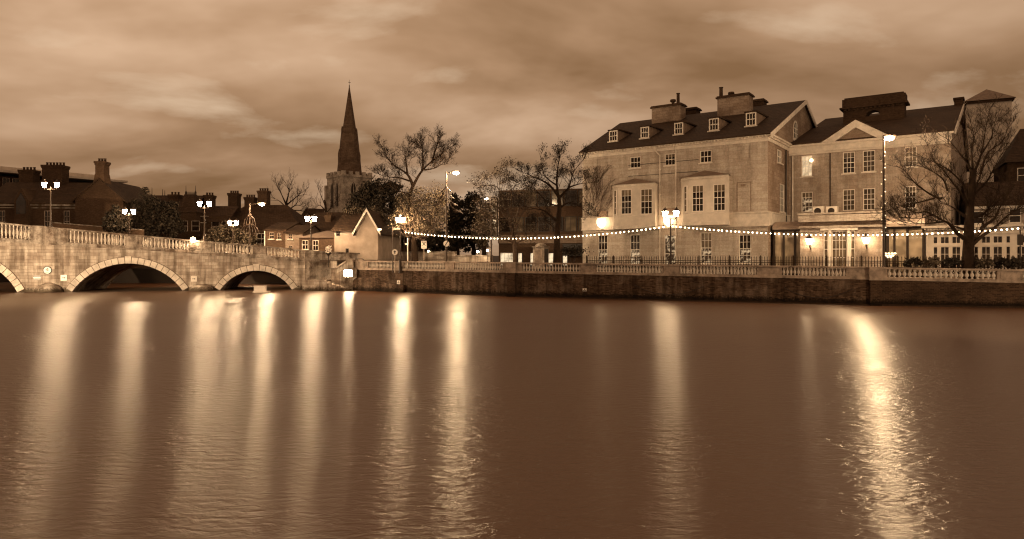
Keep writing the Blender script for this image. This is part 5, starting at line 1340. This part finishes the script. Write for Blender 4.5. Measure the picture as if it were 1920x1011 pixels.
obj('spire', sb, M['spire'], ch)
bm = MB()
for lvl_, rr in ((.12, rb*.94), (.44, rb*.68)):
    for q in range(4):
        bm.M = Matrix.Rotation(R(90*q+22.5*0), 4, 'Z'); z = ct+(apz-ct)*lvl_; s = 1.0 if lvl_ < .3 else .62
        bm.prism([(-.45*s, z), (.45*s, z), (.45*s, z+2.0*s), (0, z+3.0*s), (-.45*s, z+2.0*s)], -rr*.93-.05, -rr*.5)
        obj('spire_light', bm, M['spire'], ch); bm = MB()
obj('weather_vane', MB().lathe([(.05, apz-.2), (.16, apz+.1), (.05, apz+.3), (.03, apz+1.6)], 6).box(-.35, .35, -.02, .02, apz+.9, apz+1.0), M['iron'], ch)
obj('nave', MB().box(-hw-2, 26, hw+.1, 18, 0, 9).prismx([(hw+.1, 9), (18, 9), (10.9, 13.5)], -hw-2, 26), M['dkbrick'], ch)

# ---------------------------------------------------------------- houses behind the bridge
def hframe(px, Y, ang, base=GZ): return Fr(at(px, Y), Y, ang, base)
def roof_gable(mb, x0, x1, y0, y1, ze, zr, ov=.4, th_=.14):      # ridge along x
    ym = (y0+y1)/2; p = (zr-ze)/(ym-y0)
    mb.prismx([(y0-ov, ze-ov*p), (y0-ov, ze-ov*p+th_), (ym, zr+th_), (y1+ov, ze-ov*p+th_), (y1+ov, ze-ov*p), (ym, zr)], x0-ov*.6, x1+ov*.6)
def roof_gable_y(mb, x0, x1, y0, y1, ze, zr, ov=.35, th_=.16):   # ridge along y
    xm = (x0+x1)/2; p = (zr-ze)/(xm-x0)
    mb.prism([(x0-ov, ze-ov*p), (x0-ov, ze-ov*p+th_), (xm, zr+th_), (x1+ov, ze-ov*p+th_), (x1+ov, ze-ov*p), (xm, zr)], y0-ov*.5, y1+ov*.5)
def pots(mb, x0, x1, y0, y1, z, n, h=.5, r=.16):
    for j in range(n): mb.lathe([(r, z), (r*.85, z+h*.8), (r*1.1, z+h*.82), (r*1.1, z+h)], 7, x0+(x1-x0)*(j+.5)/n, (y0+y1)/2)
def stack(par, x0, x1, y0, y1, z0, z1, n, mat='dkbrick', flare=.12):
    c = obj('chimney', MB().box(x0, x1, y0, y1, z0, z1-.6).box(x0-flare*.5, x1+flare*.5, y0-flare*.5, y1+flare*.5, z1-.599, z1-.4).box(x0-flare, x1+flare, y0-flare, y1+flare, z1-.399, z1-.12), M[mat], par)
    m_ = MB(); pots(m_, x0, x1, y0, y1, z1-.119, n, .45); obj('chimney_pots', m_, M['dkbrick'], c)
    return c
# gabled house at the left
F = hframe(-45, 90, R(4)); lxx = lambda p, ly=0: F.ray(p, 400, ly)[0]; lz = lambda p, y, ly=0: F.ray(p, y, ly)[1]
gh = thing('gabled_house', 'dark brick house with a big plain gable topped by a tall flared chimney', 'house', (F.x, F.y, GZ), F.a)
g0_, g1_ = lxx(141), lxx(231); ge, ga = lz(141, 374), lz(188, 337); w0 = lxx(-40)
wz = lz(60, 378)
wins = [F.rect(r) for r in ((30,394,41,425), (72,394,85,425), (109,394,121,425), (-14,394,-2,425))]
bm = MB(); bm.facade(w0, g0_-.01, 0, wz, wins, 1.2, .2); obj('wing_wall', bm, M['dkbrick'], gh)
for a, b, c, d in wins: window(gh, a, c, b-a, d-c, 1.3, 2, 3, 'glass', False, mat='quaystone')
gm_ = MB(); gm_.prism([(g0_, 0), (g1_, 0), (g1_, ge), ((g0_+g1_)/2, ga), (g0_, ge)], 0, 11); obj('gable_wall', gm_, M['dkbrick'], gh)
bm = MB(); roof_gable_y(bm, g0_, g1_, 0, 11, ge, ga, .5); obj('gable_roof', bm, M['slate'], gh)
bm = MB(); roof_gable(bm, w0, g0_, 1.2, 10.5, wz, lz(60, 344, 5.8)); obj('wing_roof', bm, M['slate'], gh)
q = lxx(181.5, .6), lxx(198, .6)
stack(gh, q[0], q[1], .2, 1.6, ga-1.2, lz(189, 302, .9), 3, 'brick', .14)
bm = MB().prism([(q[0]-.35, ga-1.3), (q[1]+.35, ga-1.3), (q[1], ga+.8), (q[0], ga+.8)], .1, 1.7); obj('chimney_base', bm, M['brick'], gh)
stack(gh, lxx(85, 6), lxx(122, 6), 5.2, 7.0, 6, lz(103, 309, 6), 6); stack(gh, lxx(42, 7), lxx(68, 7), 6.2, 7.8, 6, lz(54, 318, 7), 4)
x0, x1 = lxx(22), lxx(48); bm = MB(); bm.prism([(x0, wz-4), (x1, wz-4), (x1, wz+.2), ((x0+x1)/2, lz(35, 352)), (x0, wz+.2)], .5, 4.0); dg = obj('dormer_gable', bm, M['dkbrick'], gh)
xm = (x0+x1)/2; bm = MB(); bm.prism([(xm-.6, wz-1.6), (xm+.6, wz-1.6), (xm+.6, wz+.1), (xm, wz+1.2), (xm-.6, wz+.1)], .44, .497); obj('pointed_window', bm, M['glass'], dg)
bm = MB(); bm.box(w0, g0_-.02, 1.0, 1.197, wz-.5, wz-.25); bm.box(w0, g0_-.02, 1.08, 1.197, lz(60, 388)-.1, lz(60, 388)); obj('string_band', bm, M['trim'], gh)
obj('drainpipe', MB().tube([(g0_-.4, .95, 0), (g0_-.4, .95, wz)], .08, 6), M['iron'], gh)
th = thing('garden_wall', 'low dim stone wall along the road behind the bridge parapet', 'wall', P(96, 440, 86), R(6)); th.location.z = 3.0
obj('wall', MB().prism([(0, 0), (11, 0), (11, zz(432, 87)-3.0), (0, zz(418, 86)-3.0)], 0, .4), M['brick'], th)
obj('coping', MB().prism([(0, zz(418, 86)-2.998), (11, zz(432, 87)-2.998), (11, zz(430.5, 87)-3.0), (0, zz(416.5, 86)-3.0)], -.06, .46), M['trim'], th)
# modern block behind
F = Fr(at(-40, 118), 118, math.atan2(20, at(232, 138)-at(-40, 118)), GZ); L_ = math.hypot(20, at(232, 138)-at(-40, 118))
mb_ = thing('office_building', 'flat roofed modern block behind the gabled house', 'building', (F.x, F.y, GZ), F.a); zt = F.ray(232, 340)[1]
obj('wall', MB().box(0, L_*.95, 0, 20, 0, zt-.9), M['dkbrick'], mb_)
obj('roof_slab', MB().box(-1, L_, -1.6, 21, zt-.4, zt).box(0, L_*.93, 2, 19, zt+.002, zt+1.0), M['render'], mb_)
obj('balcony_band', MB().box(0, L_*.45, -.6, -.003, zt-4.6, zt-3.6), M['render'], mb_)
for j in range(15):
    x = L_*.02 + j*L_*.92/15; window(mb_, x, zt-3.4, L_*.045, 2.2, -.06, 2, 1, 'blind' if j % 4 == 1 else 'glass', False, mat='quaystone', mid=False)
x0 = F.ray(216, 360, -3)[0]; ex = obj('annexe', MB().box(x0, F.ray(238, 360, -3)[0], -3, 8, 0, F.ray(228, 356, -3)[1]), M['brick'], mb_)
# spired house
F = hframe(232, 104, R(3)); lxx = lambda p, ly=0: F.ray(p, 400, ly)[0]; lz = lambda p, y, ly=0: F.ray(p, y, ly)[1]
vh = thing('spired_house', 'dark villa with steep tower roof and two tall finials', 'house', (F.x, F.y, GZ), F.a)
e = lz(320, 398); a, b = lxx(236), lxx(420)
obj('wall', MB().box(a, b, 1.5, 10, 0, e-.4), M['dkbrick'], vh); bm = MB(); roof_gable(bm, a, lxx(352), 1.5, 10, e-.4, lz(300, 368, 5.7)); obj('roof', bm, M['slate'], vh)
bm = MB(); roof_gable(bm, lxx(356), b, 1.5, 10, e-1.2, lz(400, 388, 5.7)); obj('lower_roof', bm, M['tile'], vh)
t0, t1 = lxx(337), lxx(370); tm_ = (t0+t1)/2; tt = lz(353, 364); w_ = (t1-t0)/2
obj('tower', MB().box(t0, t1, -.5, 2*w_-.5, 0, e), M['dkbrick'], vh)
bm = MB(); cyy = w_-.5
for (z0, r0, z1, r1) in ((e, w_+.3, e+(tt-e)*.3, w_*.78), (e+(tt-e)*.3, w_*.78, tt, w_*.60)): bm.frustum(tm_, cyy, z0, z1, r0, r0, r1, r1*.6 if z1 == tt else r1)
tr_ = obj('tower_roof', bm, M['slate'], vh); bm = MB()
for s in (-1, 1): bm.lathe([(.12, tt), (.16, tt+.3), (.05, tt+.6), (.03, lz(343, 347))], 6, tm_+s*w_*.55, cyy)
for j in range(10): bm.tube([(tm_-w_*.5+j*w_/10, cyy, tt), (tm_-w_*.5+(j+.5)*w_/10, cyy, tt+.45), (tm_-w_*.5+(j+1)*w_/10, cyy, tt)], .03, 4)
obj('finials', bm, M['iron'], tr_)
bm = MB()
for p, y_ in ((285, 352), (305, 355), (309, 357)): bm.lathe([(.1, lz(p, 370, 5.7)), (.06, lz(p, 366, 5.7)), (.03, lz(p, y_, 5.7))], 5, lxx(p, 5.7), 5.7)
obj('roof_finials', bm, M['iron'], vh)
stack(vh, lxx(319, 5), lxx(337, 5), 4.4, 6, 6, lz(328, 364, 5), 3); stack(vh, lxx(385, 5), lxx(400, 5), 4.4, 6, 5, lz(392, 365, 5), 3)
bm = MB(); bm.box(lxx(322), lxx(384), 1.2, 1.497, lz(350, 405.5), lz(350, 404)); bm.box(lxx(331), lxx(380), 1.2, 1.497, lz(350, 417.5), lz(350, 416)); obj('string_band', bm, M['trim'], vh)
for p in (340, 362, 390, 408): window(vh, lxx(p), lz(p, 434), 1.2, 1.6, -.56 if 337 < p < 370 else 1.44, 1, 2, 'glass', False, mat='quaystone')
# long tiled house
F = hframe(395, 108, R(-2)); lxx = lambda p, ly=0: F.ray(p, 400, ly)[0]; lz = lambda p, y, ly=0: F.ray(p, y, ly)[1]
lh = thing('long_house', 'long low house under a big dark tiled roof with three chimneys', 'house', (F.x, F.y, GZ), F.a)
a, b = lxx(402), lxx(566); e = lz(480, 428); r = lz(480, 384.5, 6)
obj('wall', MB().box(a+.3, b-.3, .3, 11.7, 0, e-.1), M['brick'], lh)
obj('roof', MB().add([(a-1.5,-.4,e-.2),(b,-.4,e-.2),(b,12.4,e-.2),(a-1.5,12.4,e-.2),(a+2.6,6,r),(b-4.6,6,r)], [(0,1,5,4),(1,2,5),(2,3,4,5),(3,0,4),(3,2,1,0)]), M['tile'], lh)
stack(lh, lxx(431.5, 6), lxx(448, 6), 5.2, 6.8, 6, lz(440, 361.5, 6), 4); stack(lh, lxx(461.5, 6), lxx(479, 6), 5.3, 6.7, 6, lz(470, 369, 6), 4); stack(lh, lxx(486.5, 7), lxx(504, 7), 6.2, 7.7, 6, lz(495, 357, 7), 4, 'brick')
for p in (420, 450, 480): window(lh, lxx(p), lz(p, 458), 1.5, 1.7, .24, 2, 2, 'glass', False)
# brown gable-end house
def small_house(label, px0, px1, Y, ang, py_eave, py_ridge, depth, wallmat, roofmat, wins=(), base=GZ, name='house', cat='house', hip=False, ridge_px=None, wmat='white'):
    F = hframe(px0, Y, ang, base); w = F.ray(px1, 450)[0]; m_ = (px0+px1)/2; e = F.ray(m_, py_eave)[1]; r = F.ray(m_, py_ridge, depth/2)[1]
    th = thing(name, label, cat, (F.x, F.y, base), F.a)
    hs = [F.rect(q) for q in wins]
    bm = MB(); bm.facade(0, w, 0, e, hs, 0, .12)
    for xx in (0, w): bm.add([(xx,0,0),(xx,depth,0),(xx,depth,e),(xx,depth/2,r if not hip else e),(xx,0,e)], [(0,1,2,3,4)])
    bm.quad((0,depth,0),(w,depth,0),(w,depth,e),(0,depth,e)); obj('wall', bm, M[wallmat], th)
    bm = MB()
    if hip:
        bm.add([(-.3,-.35,e),(w+.3,-.35,e),(w+.3,depth+.35,e),(-.3,depth+.35,e),(w*.3,depth/2,r),(w*.75,depth/2,r)], [(0,1,5,4),(1,2,5),(2,3,4,5),(3,0,4),(3,2,1,0)])
    else: roof_gable(bm, 0, w, 0, depth, e, r, .3)
    obj('roof', bm, M[roofmat], th)
    for k_, (a, b, c, d) in enumerate(hs): window(th, a, c, b-a, d-c, .06, 2, 2, 'glass', True, mat=wmat, fw=.06)
    return th, F
h1, F = small_house('plain brown house with a pale corner pipe behind the bridge', 497, 536, 92, R(-4), 432, 418.5, 9, 'brick', 'tile', [(505,436,514,448), (520,437,527,449)], wmat='quaystone')
obj('corner_pipe', MB().tube([(.0, -.1, 0), (.0, -.1, F.ray(497, 432)[1])], .09, 6), M['cornice'], h1)
h1, F = small_house('pale narrow house squeezed between brown house and brick cottage', 535, 568, 89, R(-2), 437.5, 424, 9, 'hotelside', 'tile', [(541,438.5,548,448), (541,460,548,467)], wmat='quaystone')
h1, F = small_house('low brick cottage with pale hipped roof and white window bars', 561, 640, 81, R(-6), 446, 433, 9, 'brick', 'lead', [(566,450.5,578,468), (586,450.5,597,470)], hip=True)
h1, F = small_house('low tiled house with a chimney rising behind the brick cottage', 566, 645, 96, R(-5), 432, 400, 12, 'brick', 'tile')
stack(h1, F.ray(612, 420, 3)[0], F.ray(622.5, 420, 3)[0], 2.4, 3.9, 3, F.ray(617, 403, 3)[1], 3, 'brick')
# white cottage with the gable to the river
F = hframe(625, 79, R(-4)); lxx = lambda p, ly=0: F.ray(p, 450, ly)[0]; lz = lambda p, y, ly=0: F.ray(p, y, ly)[1]
wc_ = thing('white_cottage', 'white rendered cottage with a steep gable beside the bridge end', 'house', (F.x, F.y, GZ), F.a)
x0, x1, x2 = lxx(627), lxx(669), lxx(710); e = lz(650, 431); ap_ = lz(689, 396.5); e2 = lz(709, 432)
q = F.rect((648, 466, 654, 476)); hs = [F.rect((630, 433, 638, 443)), F.rect((662, 432, 666, 441)), q]
bm = MB(); bm.facade(x0, x1-.002, 0, e, hs, 0, .12); bm.quad((x0,0,0),(x0,9,0),(x0,9,e),(x0,0,e)); obj('wall', bm, M['cottage'], wc_)
for a, b, c, d in hs: window(wc_, a, c, b-a, d-c, .06, 1, 2, 'glass', False, mat='black')
obj('gable_wall', MB().prism([(x1, 0), (x2, 0), (x2, e2), ((x1+x2)/2, ap_), (x1, e2)], -.25, 11), M['cottage'], wc_)
bm = MB(); roof_gable_y(bm, x1, x2, -.3, 11, e2, ap_, .35, .2); obj('gable_roof', bm, M['tile'], wc_)
bm = MB(); xm = (x1+x2)/2; p = (ap_-e2)/((x2-x1)/2)
for s, xe in ((-1, x1-.35), (1, x2+.35)): bm.prism([(xe, e2-.35*p-.05), (xe, e2-.35*p+.3), (xm, ap_+.34), (xm, ap_-.06)], -.62, -.49)
obj('bargeboard', bm, M['white'], wc_)
r_ = lz(650, 397, 5); obj('roof', MB().prismx([(-.35, e-.2), (-.35, e), (5, r_), (9.4, e), (9.4, e-.2)], x0-.3, x1-.36), M['tile'], wc_)
x, z, _ = F.ray(711.5, 430, -.7); th = thing('wall_lamp', 'small bright lamp under the eaves of the white cottage gable', 'lamp', F.w(x, -.7, z), F.a)
obj('glass', MB().box(-.20, .20, -.1, .06, -.10, .05), M['globe'], th); obj('hood', MB().box(-.26, .26, -.14, .3, .062, .12), M['iron'], th)

# ---------------------------------------------------------------- office block and shops beyond the trees
F = Fr(at(934, 93), 93, R(-15), GZ); lxx = lambda p, ly=0: F.ray(p, 430, ly)[0]; lz = lambda p, y, ly=0: F.ray(p, y, ly)[1]
ob = thing('office_block', 'dark framed office block with big windows over lit shops', 'building', (F.x, F.y, GZ), F.a)
w = lxx(1098)+2.5; zt = lz(1090, 353)
bm = MB().box(0, w, .3, 18, 0, zt); obj('wall', bm, M['brick'], ob)
z = [lz(1060, 456), lz(1060, 440), lz(1060, 434), lz(1060, 406), lz(1060, 386), lz(1060, 357)]
obj('pale_fascia', MB().box(-.02, w, -.05, .297, z[0], z[1]), M['hotelside'], ob); obj('dark_fascia', MB().box(w*.62, w, -.3, -.053, z[0]-.4-1.3, z[0]-.1), M['black'], ob)
for j in range(8):
    a, b = w*(j+.06)/8, w*(j+.94)/8
    window(ob, a, z[2], b-a, z[3]-z[2], .22, 2, 2, 'blind' if j in (1, 5, 6, 7) else 'glass', False, mat='black', mid=False)
    window(ob, a, z[4], b-a, z[5]-z[4], .22, 2, 2, 'blind' if j in (2, 4, 6) else 'glass', False, mat='black', mid=False)
for j, (p, q) in enumerate(((937, 962), (970, 979), (993, 1003), (1027, 1038), (1054, 1064))):
    a, b = lxx(p), lxx(q); window(ob, a, .4, b-a, lz(p, 474)-.4, .20, 3 if q-p > 15 else 1, 1, 'shop', False, mat='cornice' if j == 0 else 'black', mid=False)
pn = thing('light_panel', 'tall pale glowing strip panel at the corner of the office block', 'sign', F.w(-.9, -.2, lz(928, 442)), F.a)
hh = lz(928, 372)-lz(928, 442)
obj('panel', MB().box(-.1, .75, 0, .2, 0, hh), M['render'], pn); obj('back_frame', MB().box(-.2, .85, .202, .35, -.15, hh+.15), M['iron'], pn)
bm = MB()
for zz_ in (.2, .55): bm.box(0, .65, -.012, -.003, hh*zz_, hh*(zz_+.22))
obj('lit_patch', bm, M['lit'], pn)
# lamps glimpsed along the road
for px, py, Y, la in ((804, 472, 83, 'small bright lamp low against the roadside wall'), (896, 472, 79.4, 'small bright lamp on a short post near the office corner'), (914, 470, 79, 'slanted bright lamp at the foot of the office street light')):
    th = thing('road_lamp', la, 'lamp', P(px, py, Y)); obj('glass', MB().ball((0, 0, 0), .13, 8, 6), M['flood'], th, smooth=True); obj('post', MB().lathe([(.04, GZ-zz(py, Y)), (.03, -.12)], 6), M['iron'], th)
